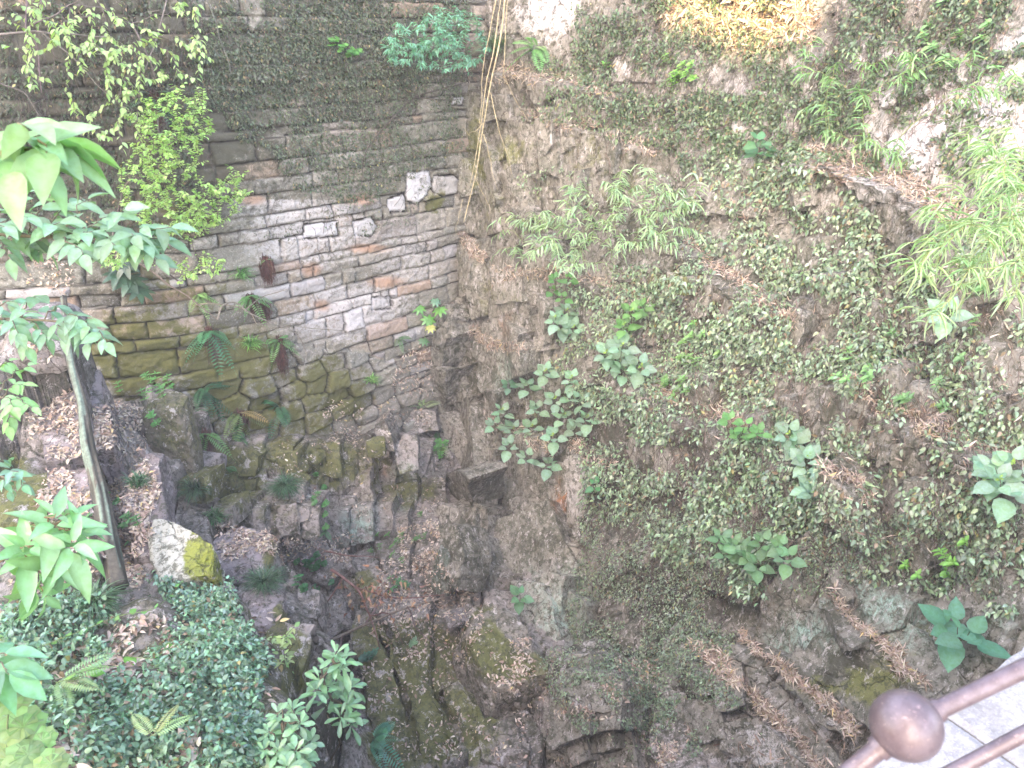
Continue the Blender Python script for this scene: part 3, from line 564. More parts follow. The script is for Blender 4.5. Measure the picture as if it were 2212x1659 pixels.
CPR = [(p, .05+.55*d, tu*.5, tv*.5) if c_[1] < 1070 or c_[0] > 1400 else (p, .03, tu*.3, 0, (-.62, -.6, .5), (.3, .3, -.25)) for p, d, tu, tv in CBLOCKS for c_ in [np.mean(p, 0)]]
def scatter_slabs(poly, n, w, hgt, prot, tilt, seed):
    g = np.random.default_rng(seed); p = np.array(poly, float); out = []
    while len(out) < n:
        u, v = g.uniform(p[:, 0].min(), p[:, 0].max()), g.uniform(p[:, 1].min(), p[:, 1].max())
        if not inpoly(np.array([u]), np.array([v]), poly)[0]: continue
        a, b = g.uniform(*w)/2, g.uniform(*hgt)/2; m = int(g.integers(4, 7)); an = np.sort(np.arange(m)/m*6.283+g.uniform(-.35, .35, m)+.6); sk = g.normal()*.15
        q = [(u+a*1.25*math.copysign(abs(math.cos(t))**.6, math.cos(t))+sk*b*math.sin(t), v+b*1.25*math.copysign(abs(math.sin(t))**.6, math.sin(t))) for t in an]
        out.append((q, g.uniform(*prot), g.normal()*tilt, g.normal()*tilt*.6))
    return out
CPR += scatter_slabs([(1000, 190), (1230, 260), (1240, 420), (1140, 560), (1200, 640), (1190, 900), (1060, 1120), (960, 1140), (940, 760), (990, 500)], 80, (26, 66), (50, 170), (.0, .17), .3, 5)
CPR += [(a, b, c_, d, (-.6, -.6, .5), (.3, .3, -.25)) for a, b, c_, d in scatter_slabs([(960, 1130), (1200, 1060), (1290, 1300), (1240, 1400), (1060, 1330)], 26, (40, 90), (60, 170), (-.01, .09), .16, 6)]
CPR += [(a, b, c_, d, (-.55, -.6, .55), (.3, .3, -.3)) for a, b, c_, d in scatter_slabs([(1180, 1450), (1600, 1430), (1760, 1659), (1180, 1659)], 40, (40, 110), (40, 110), (0, .10), .2, 7)]
CPR += scatter_slabs([(1240, 260), (2212, 500), (2212, 1300), (1700, 1250), (1300, 900)], 60, (40, 120), (50, 140), (-.02, .09), .2, 8)
nf = (-.75, -.62, .12)
XS1 = slabs('cliff', M_SLAB, CPR, nf, (.45, .32, -.02), [(1030, 330, 30, 130, .7), (1100, 330, 60, 60, .6), (1150, 900, 30, 90, .5), (1110, 640, 60, 30, .4), (1060, 450, 40, 70, .5), (1850, 840, 30, 40, .4), (1250, 570, 40, 40, .4), (1050, 640, 25, 60, .5), (1460, 620, 30, 30, 1.2)],
  dark=[(1000, 820, 60, 90, .55), (1075, 830, 40, 80, .5), (1030, 1060, 60, 90, .5), (970, 680, 60, 40, .4), (990, 1180, 60, 60, .7), (1150, 1180, 80, 70, .35), (1180, 1080, 40, 50, .4)], mint=[(1085, 800, 18, 40, .6), (1210, 1330, 60, 70, .7), (1240, 1250, 40, 40, .4), (1740, 1370, 55, 40, .9), (1690, 1400, 40, 30, .9), (1150, 1280, 40, 60, .4)], orange=[(1205, 1070, 10, 38, 1), (1090, 700, 20, 20, .4)], pale=[(1250, 1060, 30, 60, 1), (1100, 340, 40, 40, .4), (1090, 600, 60, 40, .4), (1150, 700, 40, 100, .3)])
OUT = [([(450, 1035), (500, 1030), (505, 1095), (455, 1100)], .1), ([(590, 1092), (645, 1083), (650, 1160), (600, 1168)], .16), ([(650, 1088), (690, 1085), (692, 1162), (652, 1166)], .12), ([(565, 985), (640, 975), (650, 1032), (575, 1042)], .06), ([(655, 960), (732, 955), (738, 1030), (668, 1038)], .08),
 ([(742, 1030), (800, 1020), (806, 1088), (750, 1100)], .12), ([(848, 992), (903, 987), (903, 1037), (850, 1042)], .08), ([(852, 1046), (905, 1042), (898, 1122), (852, 1130)], .1), ([(908, 1030), (960, 1030), (972, 1108), (905, 1125)], .14), ([(755, 1104), (800, 1096), (805, 1170), (757, 1178)], .2), ([(692, 1050), (738, 1040), (745, 1100), (696, 1108)], .1),
 ([(460, 960), (520, 950), (560, 985), (552, 1030), (470, 1030)], .08), ([(870, 892), (945, 885), (950, 930), (880, 935)], .1), ([(806, 1090), (848, 1086), (850, 1150), (808, 1160)], .16), ([(702, 1112), (750, 1106), (750, 1182), (706, 1180)], .2), ([(558, 1044), (622, 1046), (612, 1084), (555, 1080)], .1), ([(625, 1040), (688, 1042), (688, 1082), (628, 1084)], .1), ([(506, 1036), (552, 1034), (552, 1078), (510, 1090)], .06),
 ([(800, 1015), (846, 1004), (846, 1082), (808, 1086)], .05), ([(380, 1035), (445, 1030), (448, 1090), (385, 1100)], .08), ([(455, 1104), (500, 1100), (506, 1140), (462, 1146)], .1)]
OUT += [x[:2] for x in scatter_slabs([(430, 960), (960, 930), (970, 1120), (800, 1180), (450, 1140)], 34, (30, 60), (34, 75), (0, .09), .1, 9)]
XS2 = slabs('rock_outcrop', M_FLOOR, [(p, d, R.uniform(-.15, .15), R.uniform(-.1, .15)) for p, d in OUT], (-.05, -.9, .38), (0, .5, -.12), [(480, 1030, 120, 90, .9), (640, 985, 190, 50, .95), (700, 1000, 120, 60, .9), (880, 1060, 70, 60, .7), (600, 1100, 80, 50, .5), (820, 1060, 50, 50, .5), (910, 910, 60, 30, .4)], dark=[(620, 1150, 100, 40, .5), (930, 1080, 60, 60, .4)], mint=[(775, 1140, 40, 45, .8), (870, 1020, 30, 20, .5), (875, 1080, 25, 40, .5)], orange=[(835, 1020, 12, 14, .6)], jit=2.2, rough=.016)
tread = (-.1, -.45, .85); FL = [([(760, 1300), (800, 1330), (850, 1440), (880, 1560), (900, 1675), (830, 1675), (800, 1540), (772, 1400)], .18), ([(812, 1340), (850, 1380), (930, 1480), (985, 1580), (1005, 1675), (925, 1675), (890, 1540), (845, 1430)], .16),
 ([(940, 1480), (990, 1470), (1050, 1560), (1075, 1670), (1015, 1670), (990, 1570)], .12), ([(1030, 1555), (1110, 1550), (1130, 1600), (1080, 1655), (1040, 1640)], .14), ([(600, 1172), (750, 1185), (765, 1225), (700, 1262), (610, 1240)], .12), ([(612, 1262), (690, 1275), (686, 1335), (625, 1340)], .15), ([(690, 1300), (740, 1290), (760, 1360), (700, 1380)], .1),
 ([(770, 1240), (830, 1235), (850, 1275), (790, 1290)], .1), ([(1290, 1425), (1430, 1430), (1450, 1500), (1330, 1545)], .15), ([(1200, 1580), (1290, 1575), (1310, 1660), (1220, 1660)], .06), ([(1400, 1560), (1520, 1540), (1600, 1620), (1560, 1675), (1420, 1675)], .15),
 ([(620, 1345), (680, 1350), (660, 1430), (640, 1500), (618, 1450)], .1)]
XS3 = slabs('pit_floor', M_FLOOR, [(p, d, R.uniform(-.12, .12), R.uniform(-.1, .1)) for p, d in FL], tread, (0, .25, -.5), [(860, 1450, 120, 150, 1.2), (960, 1580, 120, 120, 1.1), (850, 1620, 90, 90, 1.1), (780, 1260, 60, 40, .8), (640, 1420, 40, 90, .9), (790, 1400, 60, 100, .8)], dark=[(1200, 1600, 150, 80, .6), (660, 1300, 60, 60, .4), (1450, 1600, 120, 80, .6)], pale=[(1350, 1480, 100, 60, .6), (1450, 1600, 150, 80, .7), (880, 1580, 20, 60, .6)], jit=4, rough=.03)
LD = [([(1570, 1395), (1640, 1440), (1740, 1540), (1840, 1675), (1750, 1675), (1650, 1530)], .12), ([(1660, 1405), (1705, 1420), (1790, 1500), (1855, 1565), (1835, 1600), (1770, 1570), (1690, 1475)], .1), ([(1705, 1425), (1790, 1335), (1870, 1370), (1965, 1470), (1990, 1560), (1900, 1600), (1850, 1555)], .06), ([(1820, 1300), (1890, 1290), (2000, 1370), (2100, 1480), (2060, 1500), (2010, 1485)], .1), ([(1600, 1560), (1660, 1560), (1760, 1675), (1640, 1675)], .1)]
XS5 = slabs('boulder', M_PALEST, [([(335, 1126), (372, 1131), (462, 1172), (464, 1242), (350, 1258), (331, 1185)], .3)], (-.12, -.5, .86), (.02, .12, -.34), [(430, 1200, 36, 60, 1.5), (455, 1240, 30, 40, 1.2)], res=.03, jit=2.5, rough=.007)
pb_ = bpy.data.objects['boulder'] if bpy.data.objects['boulder'].get('kind') else [o for o in bpy.data.objects if o.name.startswith('boulder') and o.get('kind')][0]
del pb_['kind']; tag(pb_, 'pale cream boulder with a flat squared top half covered in bright yellow moss', 'boulder')
XS6 = slabs('path', M_MAUVE, [([(80, 770), (165, 775), (178, 880), (180, 985), (92, 1000), (88, 880)], .12), ([(172, 790), (214, 800), (248, 965), (202, 975), (184, 880)], .16), ([(95, 1010), (190, 1000), (205, 1110), (100, 1120)], .08), ([(300, 960), (345, 985), (356, 1110), (330, 1200), (290, 1200), (300, 1080)], .1)], (0, -.42, .9), (0, .1, -.4), 0., jit=2.5, rough=.012)
XS4 = slabs('cliff', M_SLAB, [(p, d, 0, .1) for p, d in LD], (-.72, -.55, .42), (.4, .3, -.3), [(1880, 1480, 90, 60, .8), (1760, 1490, 90, 30, .7), (1930, 1400, 60, 60, .5)], dark=[(1820, 1430, 70, 70, .7), (1700, 1560, 60, 60, .4)], mint=[(1960, 1350, 60, 50, .8), (1880, 1310, 40, 20, .6), (1780, 1370, 30, 40, .4)], pale=[(1650, 1600, 80, 80, .6)], jit=4, rough=.025)
Vall = []; Fall = []; n0 = 0
for (a, b) in [(WV_, tri(WF_)), (OV_, tri(OF_)), (CV_, tri(CF_)), (GV_, tri(GF_))]+[(a, tri(b)) for a, b in ROCKS]+[XS1, XS2, XS3, XS4, XS5, XS6]:
    Vall.append(a); Fall.append(b+n0); n0 += len(a)
BVH = BVHTree.FromPolygons(np.concatenate(Vall).tolist(), np.concatenate(Fall).tolist()); del Vall, Fall
# ------------------------------------------------------------------ PLANTING
UP = np.array([0, 0, 1.])
def samp(poly, n, thr=None, sc=60, seed=0, up=None):
    p = np.array(poly, float); out = []; tries = 0
    while len(out) < n and tries < 30:
        m = max(200, int((n-len(out))*2.5)); u = R.uniform(p[:, 0].min(), p[:, 0].max(), m); v = R.uniform(p[:, 1].min(), p[:, 1].max(), m); tries += 1
        uj = u+25*fbm(u/50, v/50, seed+40, 3); vj = v+25*fbm(u/50, v/50, seed+41, 3)
        k = inpoly(uj, vj, poly)
        if thr is not None: k &= (fbm(u/sc, v/sc, seed, 4)+R.normal(0, .10, m)) > thr
        for a, b in zip(u[k], v[k]):
            if len(out) >= n: break
            P, N, d = hit(a, b)
            if up is not None and N[2] < up+R.normal(0, .12): continue
            out.append((*P, *N, d, a, b))
    return np.array(out) if out else np.zeros((0, 9))
def ivy(name, label, spec, mat=None):
    """spec: list of (poly, n, thr, noise scale, leaf length, colour, stand-off, kind)"""
    acc = Acc(); sd = hash(name) % 97 if False else len(name)
    for i, (poly, n, thr, sc, L, c, off, kind) in enumerate(spec):
        n = int(n*(1.75 if kind == 'oval' else 1.35)); L = L*(.8 if kind == 'oval' else .95)
        q = samp(poly, n, thr, sc, sd+i*7)
        if not len(q): continue
        m = len(q); P = q[:, :3]; N = q[:, 3:6]; rnd = R.normal(size=(m, 3))
        D = nrm(np.array([0, 0, -.75])+.55*N+rnd*.55); NN = nrm(N*.5+UP*.75+R.normal(size=(m, 3))*.55)
        off_ = off*R.random((m, 1))**1.5; sz = L*R.uniform(.6, 1.3, m)
        cc = vary(c, m, .5, .12); y = R.random(m) < .012; cc[y] = np.array([.34, .3, .14]); y = R.random(m) < .05; cc[y] = np.array([.24, .17, .12])
        leaves(acc, kind, P+N*off_+.002, D, NN, sz, sz*R.uniform(.42, .6, m), cc)
    o = acc.build(name, mat or M_LEAF, loc=(0, 8, -3)); tag(o, label, None, None, 'stuff'); o['label'] = label; return o
def strands(acc, poly, n, length, drift, c, r=.003, thr=None, off=.03):
    p = np.array(poly, float)
    for i in range(n):
        while True:
            u = R.uniform(p[:, 0].min(), p[:, 0].max()); v = R.uniform(p[:, 1].min(), p[:, 1].max())
            if inpoly(np.array([u]), np.array([v]), poly)[0]: break
        pts = []; L = length*R.uniform(.4, 1.3); m = int(max(4, L/14)); du = drift+R.normal(0, .25); kp = None
        for j in range(m):
            P, N, d = hit(u, v)
            if kp is not None and abs(d-kp) > .35: break
            kp = d; pts.append(P+N*off*R.uniform(.3, 1.5)); u += (du+R.normal(0, .3))*14; v += 14
        if len(pts) > 3: tube(acc, np.array(pts), r*R.uniform(.6, 1.3), r*.4, vary(c, 1, .4)[0], 3)
G_ = dict(
 jas=(.25, .315, .23), jasd=(.19, .235, .175), fig=(.1, .125, .085), cov=(.2, .31, .23), lit=(.2, .36, .08))
ivy('creeping_fig', 'dense grey-green film of tiny climbing leaves over the upper masonry', [
 ([(430, 130), (760, -20), (1000, 150), (1000, 330), (900, 370), (780, 440), (640, 420), (580, 330), (440, 230)], 15000, -.36, 55, .038, G_['fig'], .03, 'tiny'),
 ([(380, -20), (1010, -20), (1010, 180), (430, 240)], 9500, -.25, 55, .038, G_['fig'], .03, 'tiny'),
 ([(0, -20), (430, -20), (430, 520), (0, 560)], 6500, -.1, 60, .042, (.07, .095, .06), .04, 'tiny'),
 ([(560, 380), (1000, 330), (1000, 480), (560, 520)], 700, .1, 40, .03, G_['fig'], .02, 'tiny')])
ivy('climbing_jasmine', 'glossy pointed evergreen climber leaves trailing over the right hand cliff', [
 ([(1520, 330), (1760, 330), (1900, 470), (2000, 700), (1850, 860), (1560, 760), (1330, 640), (1500, 560)], 5200, -.06, 60, .062, G_['jas'], .09, 'oval'),
 ([(1850, 560), (2230, 480), (2230, 1330), (1880, 1250), (1780, 960)], 3200, .06, 60, .062, G_['jas'], .07, 'oval'),
 ([(1220, 590), (1420, 570), (1680, 760), (1720, 920), (1300, 860), (1190, 800)], 3600, -.1, 50, .058, G_['jas'], .1, 'oval'),
 ([(1230, 820), (1400, 860), (1690, 930), (1750, 1100), (1640, 1300), (1500, 1230), (1280, 1100)], 5400, -.12, 55, .062, (.24, .31, .225), .14, 'oval'),
 ([(1690, 900), (1860, 980), (1900, 1150), (1760, 1180)], 700, 0, 60, .06, G_['jas'], .06, 'oval'),
 ([(1100, 380), (1520, 330), (1500, 600), (1280, 560)], 500, .12, 50, .05, G_['jas'], .05, 'oval')])
ivy('small_leaved_creeper', 'dark carpet of very small creeper leaves on the lower cliff', [
 ([(1250, 1080), (1660, 1100), (1620, 1330), (1560, 1450), (1420, 1560), (1230, 1440)], 10500, -.16, 55, .034, G_['jasd'], .05, 'tiny'),
 ([(1500, 1150), (2212, 1080), (2200, 1300), (1950, 1250), (1700, 1300)], 4200, .02, 80, .034, G_['jasd'], .03, 'tiny'),
 ([(1150, 1400), (1560, 1400), (1650, 1600), (1300, 1659)], 3500, .08, 60, .03, G_['jasd'], .03, 'tiny')])
ivy('upper_creeper', 'thin twiggy creeper with small dull leaves hanging over the top of the cliff', [
 ([(1130, 130), (1420, 20), (1560, 120), (1560, 330), (1130, 260)], 3000, -.05, 50, .045, (.13, .18, .1), .08, 'tiny'),
 ([(1240, -30), (2230, -30), (2230, 120), (1850, 260), (1500, 380), (1240, 200)], 10500, -.02, 45, .05, (.12, .165, .1), .1, 'tiny'),
 ([(1500, 200), (1900, 180), (1900, 380), (1560, 340)], 4200, 0, 45, .05, (.13, .18, .1), .08, 'tiny'),
 ([(1850, 150), (2230, 60), (2230, 460), (1850, 400)], 1500, .12, 50, .05, (.13, .18, .1), .06, 'tiny')])
ivy('ground_cover', 'blue-green rounded ground cover leaves matting the near mound', [
 ([(0, 1370), (90, 1290), (400, 1245), (480, 1275), (545, 1400), (570, 1560), (640, 1670), (0, 1670)], 9000, .0, 90, .035, G_['cov'], .10, 'round'),
 ([(330, 1250), (480, 1260), (560, 1420), (560, 1540), (650, 1670), (430, 1670), (470, 1480)], 7000, -.4, 80, .034, (.2, .32, .25), .13, 'round'),
 ([(0, 1330), (220, 1300), (240, 1440), (0, 1480)], 1600, -.3, 80, .042, (.19, .3, .22), .12, 'round')])
ac = Acc()
strands(ac, [(1250, -10), (2212, -10), (2212, 150), (1900, 300), (1500, 300)], 420, 130, -.45, (.16, .12, .1), .0035, off=.07)
strands(ac, [(1130, 100), (1560, 80), (1560, 400), (1130, 300)], 120, 90, -.1, (.2, .15, .12), .003, off=.05)
strands(ac, [(1300, 600), (2212, 600), (2212, 1200), (1600, 1200)], 520, 150, .1, (.2, .15, .11), .0035, off=.05)
strands(ac, [(1250, 820), (1700, 930), (1650, 1300), (1280, 1200)], 330, 130, 0, (.14, .1, .08), .004, off=.08)
strands(ac, [(0, -10), (450, -10), (450, 380), (0, 380)], 230, 130, .05, (.12, .1, .09), .0035, off=.1)
strands(ac, [(440, 0), (1000, 0), (1000, 480), (600, 480)], 90, 120, -.2, (.1, .08, .06), .003, off=.03)
tag(ac.build('creeper_stems', M_TWIG, loc=(0, 8, -3)), kind='stuff')
# leaf litter
def litter(name, spec):
    acc = Acc()
    for i, (poly, n, L, ar, up, thr) in enumerate(spec):
        q = samp(poly, int(n*.8), thr if thr is None else thr+.06, 45, 300+i*5+len(name), up)
        if not len(q): continue
        m = len(q); N = nrm(q[:, 3:6]+R.normal(size=(m, 3))*.35); D = nrm(np.cross(N, R.normal(size=(m, 3))))
        pal = np.array([(.52, .41, .37), (.42, .3, .265), (.62, .53, .48), (.28, .19, .16), (.5, .41, .39), (.62, .47, .25)]); cc = pal[R.choice(6, m, p=[.3, .22, .2, .12, .14, .02])]*R.uniform(.6, 1.15, (m, 1))
        sz = L*.85*R.uniform(.35, 1.35, m); leaves(acc, 'lance' if ar < .3 else 'oval', q[:, :3]+q[:, 3:6]*R.uniform(.004, .03, (m, 1)), D, N, sz, sz*ar*R.uniform(.7, 1.3, m), cc, fold=.2, curl=R.uniform(0, .2))
    tag(acc.build(name, M_DRY, loc=(0, 6, -4)), kind='stuff')
def band(pl, w): return [(a, b-w*.4) for a, b in pl]+[(a, b+w*.6) for a, b in pl[::-1]]
litter('fallen_leaves', [
 ([(200, 870), (300, 880), (350, 1050), (330, 1110), (300, 1270), (250, 1200), (200, 1000)], 2600, .05, .42, .25, -.35),
 ([(60, 740), (180, 760), (180, 960), (60, 960)], 500, .05, .42, .3, -.1), ([(100, 950), (200, 980), (210, 1130), (80, 1120)], 600, .05, .42, .2, -.2),
 ([(50, 540), (160, 560), (160, 640), (50, 620)], 250, .05, .42, .2, -.2), ([(20, 1130), (240, 1150), (300, 1280), (20, 1290)], 600, .05, .42, .2, 0),
 ([(460, 1130), (580, 1140), (600, 1210), (480, 1200)], 700, .05, .4, .3, -.3), ([(590, 1160), (760, 1150), (770, 1220), (600, 1210)], 500, .05, .4, .3, -.3),
 ([(830, 1200), (960, 1230), (1050, 1300), (1010, 1440), (880, 1430), (800, 1350)], 1500, .055, .4, .2, -.4), ([(860, 1130), (930, 1120), (960, 1220), (860, 1230)], 700, .05, .4, .1, -.3),
 ([(860, 760), (930, 750), (930, 800), (870, 810)], 350, .05, .35, .2, -.5), ([(850, 800), (940, 800), (930, 850), (840, 860)], 350, .05, .35, .2, -.5), ([(690, 860), (900, 870), (960, 960), (700, 960)], 500, .045, .4, .3, -.1),
 ([(740, 1440), (1090, 1400), (1200, 1560), (1150, 1659), (860, 1659)], 700, .05, .4, .3, -.05), ([(1050, 1360), (1200, 1400), (1180, 1540), (1080, 1500)], 400, .05, .4, .2, 0),
 ([(600, 950), (960, 950), (960, 1130), (600, 1130)], 300, .045, .4, .3, 0), ([(1290, 1420), (1420, 1420), (1440, 1520), (1300, 1520)], 400, .05, .35, .1, -.1), ([(1200, 1520), (1500, 1560), (1500, 1659), (1200, 1659)], 500, .05, .3, .2, .0),
 ([(140, 1380), (340, 1330), (420, 1480), (360, 1600), (160, 1600)], 900, .075, .42, None, 0), ([(200, 1500), (420, 1500), (420, 1659), (120, 1659)], 450, .08, .42, None, 0), ([(0, 1300), (600, 1300), (620, 1659), (0, 1659)], 300, .07, .42, None, None)])
lb = []
for poly, w_, n in ((LEDGES[0][0], 26, 500), (LEDGES[1][0], 50, 1500), (LEDGES[2][0], 34, 1300), (LEDGES[3][0], 34, 1000), (LEDGES[4][0], 18, 500), (LEDGES[5][0], 22, 700), (LEDGES[6][0], 30, 1100), (LEDGES[7][0], 26, 500), (LEDGES[8][0], 18, 250), (LEDGES[9][0], 26, 500), (LEDGES[10][0], 22, 300), (LEDGES[11][0], 20, 300), (LEDGES[12][0], 28, 300), (LEDGES[13][0], 30, 250)):
    lb.append((band(poly, w_*1.15), int(n*1.9), .075, .17, None, -.5))
lb += [([(1420, -20), (1770, -20), (1765, 90), (1620, 125), (1450, 60)], 3200, .11, .2, None, None), ([(1250, 600), (2212, 500), (2212, 1200), (1500, 1200)], 900, .08, .17, .1, None), ([(1300, 20), (2212, 0), (2212, 330), (1300, 330)], 900, .08, .15, None, None), ([(1000, 140), (1160, 120), (1200, 180), (1010, 180)], 250, .08, .15, None, None),  # first patch: dense pale leaves added to make the sun patch brighter and yellower
       ([(1500, 1600), (2000, 1560), (2000, 1670), (1700, 1670)], 200, .09, .17, .2, None), ([(1560, 430), (1660, 440), (1620, 500)], 60, .1, .15, None, None)]
litter('dry_bamboo_leaves', lb)
# ------------------------------------------------------------------ individual plants
def stemline(acc, A, B, sag, r0, r1, c, n=7, wb=.02):
    A = np.array(A, float); B = np.array(B, float); t = np.linspace(0, 1, n)[:, None]
    P = A*(1-t)+B*t+np.array([0, 0, 1.])*(-4*sag*t*(1-t)); P = wob(P, wb, R.random()*50); tube(acc, P, r0, r1, c, 4); return P
def whorl(acc, tip, axis, n, L, ar, c, kind='oval', spread=1.15, tiers=2, droop=.3, curl=None, pet=.06):
    axis = nrm(axis); X = nrm(np.cross(axis, [.3, .2, .93])); Y = np.cross(axis, X); P = []; D = []; N = []; S = []
    for k in range(n):
        an = k*2.4+R.uniform(-.25, .25); rad = X*math.cos(an)+Y*math.sin(an); ti = k/max(n-1, 1)
        tilt = spread*(.55+.6*ti)+R.uniform(-.1, .1)
        d = axis*math.cos(tilt)+rad*math.sin(tilt)-UP*droop*.5*ti; P.append(tip-axis*L*.9*ti*(tiers > 1)*.6+rad*L*pet); D.append(d)
        N.append(nrm(axis*math.sin(tilt)-rad*math.cos(tilt)+R.normal(size=3)*.15)); S.append(L*(.55+.5*ti)*R.uniform(.85, 1.15))
    S = np.array(S); leaves(acc, kind, np.array(P), np.array(D), np.array(N), S, S*ar, vary(c, n, .18, .08), curl=curl)
BL = (.24, .36, .28)
def broadleaf(label, shoots, L=.13, c=BL, tipc=True, group='broad leaved shrubs on the cliff', off=.22, n=7, ar=.74, kind='round'):
    root = np.mean([s[:2] for s in shoots], 0)+[0, 25]; P0, N0, d0 = hit(*root); t = empty('broadleaf_shrub', P0, label, 'shrub', group); st = Acc(); fo = Acc()
    hub = P0+N0*off*.4
    tube(st, wob(np.array([P0, (P0+hub)/2, hub]), .01), .008, .006, (.1, .09, .05), 5)
    for s in shoots:
        P, N, d = hit(s[0], s[1]); sc = s[2] if len(s) > 2 else 1; kk = d-off*R.uniform(.7, 1.4)/np.linalg.norm(ray(s[0], s[1])); kk = min(kk, d0+.2); tip = at(s[0], s[1], kk)
        stemline(st, hub, tip, .05, .006, .003, (.13, .12, .06))
        axis = nrm(-nrm(ray(*s[:2]))*.55+UP*.75+R.normal(size=3)*.15)
        whorl(fo, tip, axis, n+int(R.integers(-1, 2)), L*1.3*sc, ar, c, kind, 1.45, 2, .1, .10, .28)
        if tipc and R.random() < .6: whorl(fo, tip+axis*.015, axis, 4, L*.3*sc, .6, (.28, .4, .1), 'oval', .7)
    st.build('stem', M_TWIG, t); fo.build('foliage', M_SOFT, t); return t
broadleaf('largest blue-green shrub with broad oval leaves, hanging before the bare rock',
 [(1085, 885), (1070, 915), (1180, 800, 1), (1140, 830), (1235, 815), (1200, 860), (1255, 860), (1150, 920), (1195, 940), (1245, 925, 1), (1270, 900), (1100, 960), (1140, 985), (1185, 1000), (1160, 880), (1220, 895), (1110, 925)], .125)
broadleaf('broad leaved shrub with dark open rosettes above the biggest cliff shrub', [(1310, 760), (1345, 745), (1385, 790), (1350, 795), (1330, 775)], .14)
broadleaf('broad leaved shrub hugging the rock edge just below the low bamboo', [(1200, 685), (1225, 670), (1240, 705), (1215, 700)], .12)
broadleaf('pale green broad leaved seedling among creeper right of the rock edge', [(1365, 670), (1350, 700), (1385, 660)], .11, (.14, .27, .1))
broadleaf('slender broad leaved shrub hanging in a column below the leafy ledge', [(1705, 935), (1735, 955), (1750, 985), (1730, 965), (1745, 1000)], .125)
broadleaf('compact broad leaved rosette hanging beneath the slender column shrub', [(1750, 1045), (1765, 1060)], .13)
broadleaf('spreading broad leaved shrub on the dark creeper above the twin mint stained rocks', [(1560, 1160), (1590, 1175), (1620, 1200), (1650, 1170), (1690, 1180), (1640, 1215), (1600, 1180), (1700, 1200), (1570, 1190)], .105, (.15, .27, .15), False, ar=.75)
broadleaf('grey-green broad leaved shrub at the right edge of the view', [(2150, 1010), (2180, 1050), (2190, 1000), (2160, 1035)], .13)
broadleaf('single big leaved rosette on bare rock above the railing', [(2070, 1350), (2095, 1365)], .17, (.13, .28, .21), False, n=7)
broadleaf('small broad leaved sprig on the right cliff under the long bamboo', [(2050, 672)], .12, n=6, tipc=False)
broadleaf('cluster of heart shaped leaves on the high slope left of the pale rock', [(1645, 300), (1640, 320)], .13, (.1, .22, .12), False, n=6)
broadleaf('small broad leaved sprig on the dark rock at the pit bottom', [(1125, 1285)], .11, (.12, .24, .14), False, n=8, group=None)
broadleaf('three leafed sprig on the tan upright slab', [(1288, 1045)], .09, (.1, .25, .12), False, n=5, group=None)
broadleaf('round leaved seedlings climbing below the low bamboo', [(1200, 600), (1195, 625), (1215, 640), (1230, 600)], .075, (.13, .27, .1), False, n=6, ar=.9, group=None)
broadleaf('bright leafed weeds on the leaf litter ledge beside the column shrub', [(1580, 905), (1610, 915), (1640, 930), (1600, 935)], .085, (.13, .28, .1), False, n=6, group=None)
broadleaf('blue-green ivy sprig on the bare upright rock', [(1100, 830)], .09, (.11, .22, .16), False, n=7, group=None)
def weed(label, pts, *a, split=None, **k):
    if split or (split is None and k.get('group', 1) is not None and len(pts) > 1):
        k.setdefault('group', label.split(' ')[0]+' '+' '.join(label.split(' ')[1:])[:60])
        for p in pts: weed1(label, [p], *a, **k)
    else: weed1(label, pts, *a, **k)
def weed1(label, pts, L=.06, c=(.22, .38, .15), kind='oval', ar=.5, n=6, off=.12, name='weed', cat='weed', group='bright leafed weeds on the cliff', mat=None):
    P0, N0, d0 = hit(*np.mean([p[:2] for p in pts], 0)); t = empty(name, P0, label, cat, group); st = Acc(); fo = Acc()
    for p in pts:
        P, N, d = hit(*p[:2]); tip = P+N*off*R.uniform(.5, 1.1)+UP*off*.5; stemline(st, P, tip, -.01, .003, .0015, (.12, .16, .06), 5, .01); stemline(st, P0, P, 0, .002, .002, (.12, .12, .06), 5, .01) if len(pts) > 1 else None
        for j in (.5, .8, 1.): whorl(fo, P*(1-j)+tip*j, nrm(UP+N*.5), n-2, L*(.7+.3*j), ar, c, kind, 1.25, 1)
    st.build('stem', M_TWIG, t); fo.build('foliage', mat or M_SOFT, t); return t
def cl(u, v, ru, rv, n): return [(u+ru*R.normal()*.5, v+rv*R.normal()*.5) for _ in range(n)]
weed('upright bright green weed at the end of the middle leaf ledge', cl(1505, 760, 40, 60, 9), .07)
weed('yellow-green seedlings high on the slope left of the sun patch', cl(1480, 190, 45, 60, 10), .07, (.22, .42, .1))
weed('bright leafed weeds at the top right corner over the dark rock band', cl(2080, 110, 120, 90, 12), .08, (.22, .37, .17))
weed('bright seedlings on the dark rock beside the ledge end', cl(1845, 815, 30, 25, 5), .07, (.22, .38, .16))
weed('leafy sprays on the bare rock above the railing slab', cl(2040, 1215, 60, 50, 7), .06, (.2, .4, .1))
weed('maple leafed seedling on the creeper covered upper masonry', cl(735, 115, 25, 18, 5), .09, (.15, .36, .1), 'star', .9, group=None)
weed('small bright three leafed weed high in the cliff corner', [(1315, 155)], .1, (.16, .36, .1), 'star', .9, 5, group=None)
weed('long flowering weeds along the pale leafed right slope', cl(2140, 560, 70, 200, 8), .07, (.22, .38, .18))
weed('bright weeds dotted along the lower middle ledge', cl(1480, 840, 90, 25, 8), .06, (.22, .37, .16))
weed('light green sprigs in the jasmine right of the broad leaved column', cl(1950, 850, 140, 120, 9), .065, (.2, .34, .17))
weed('clover leafed clump tumbling over rocks by the near mound', cl(670, 1240, 60, 40, 16), .05, (.06, .17, .08), 'round', .9, group=None, name='leafy_clump', cat='plant')
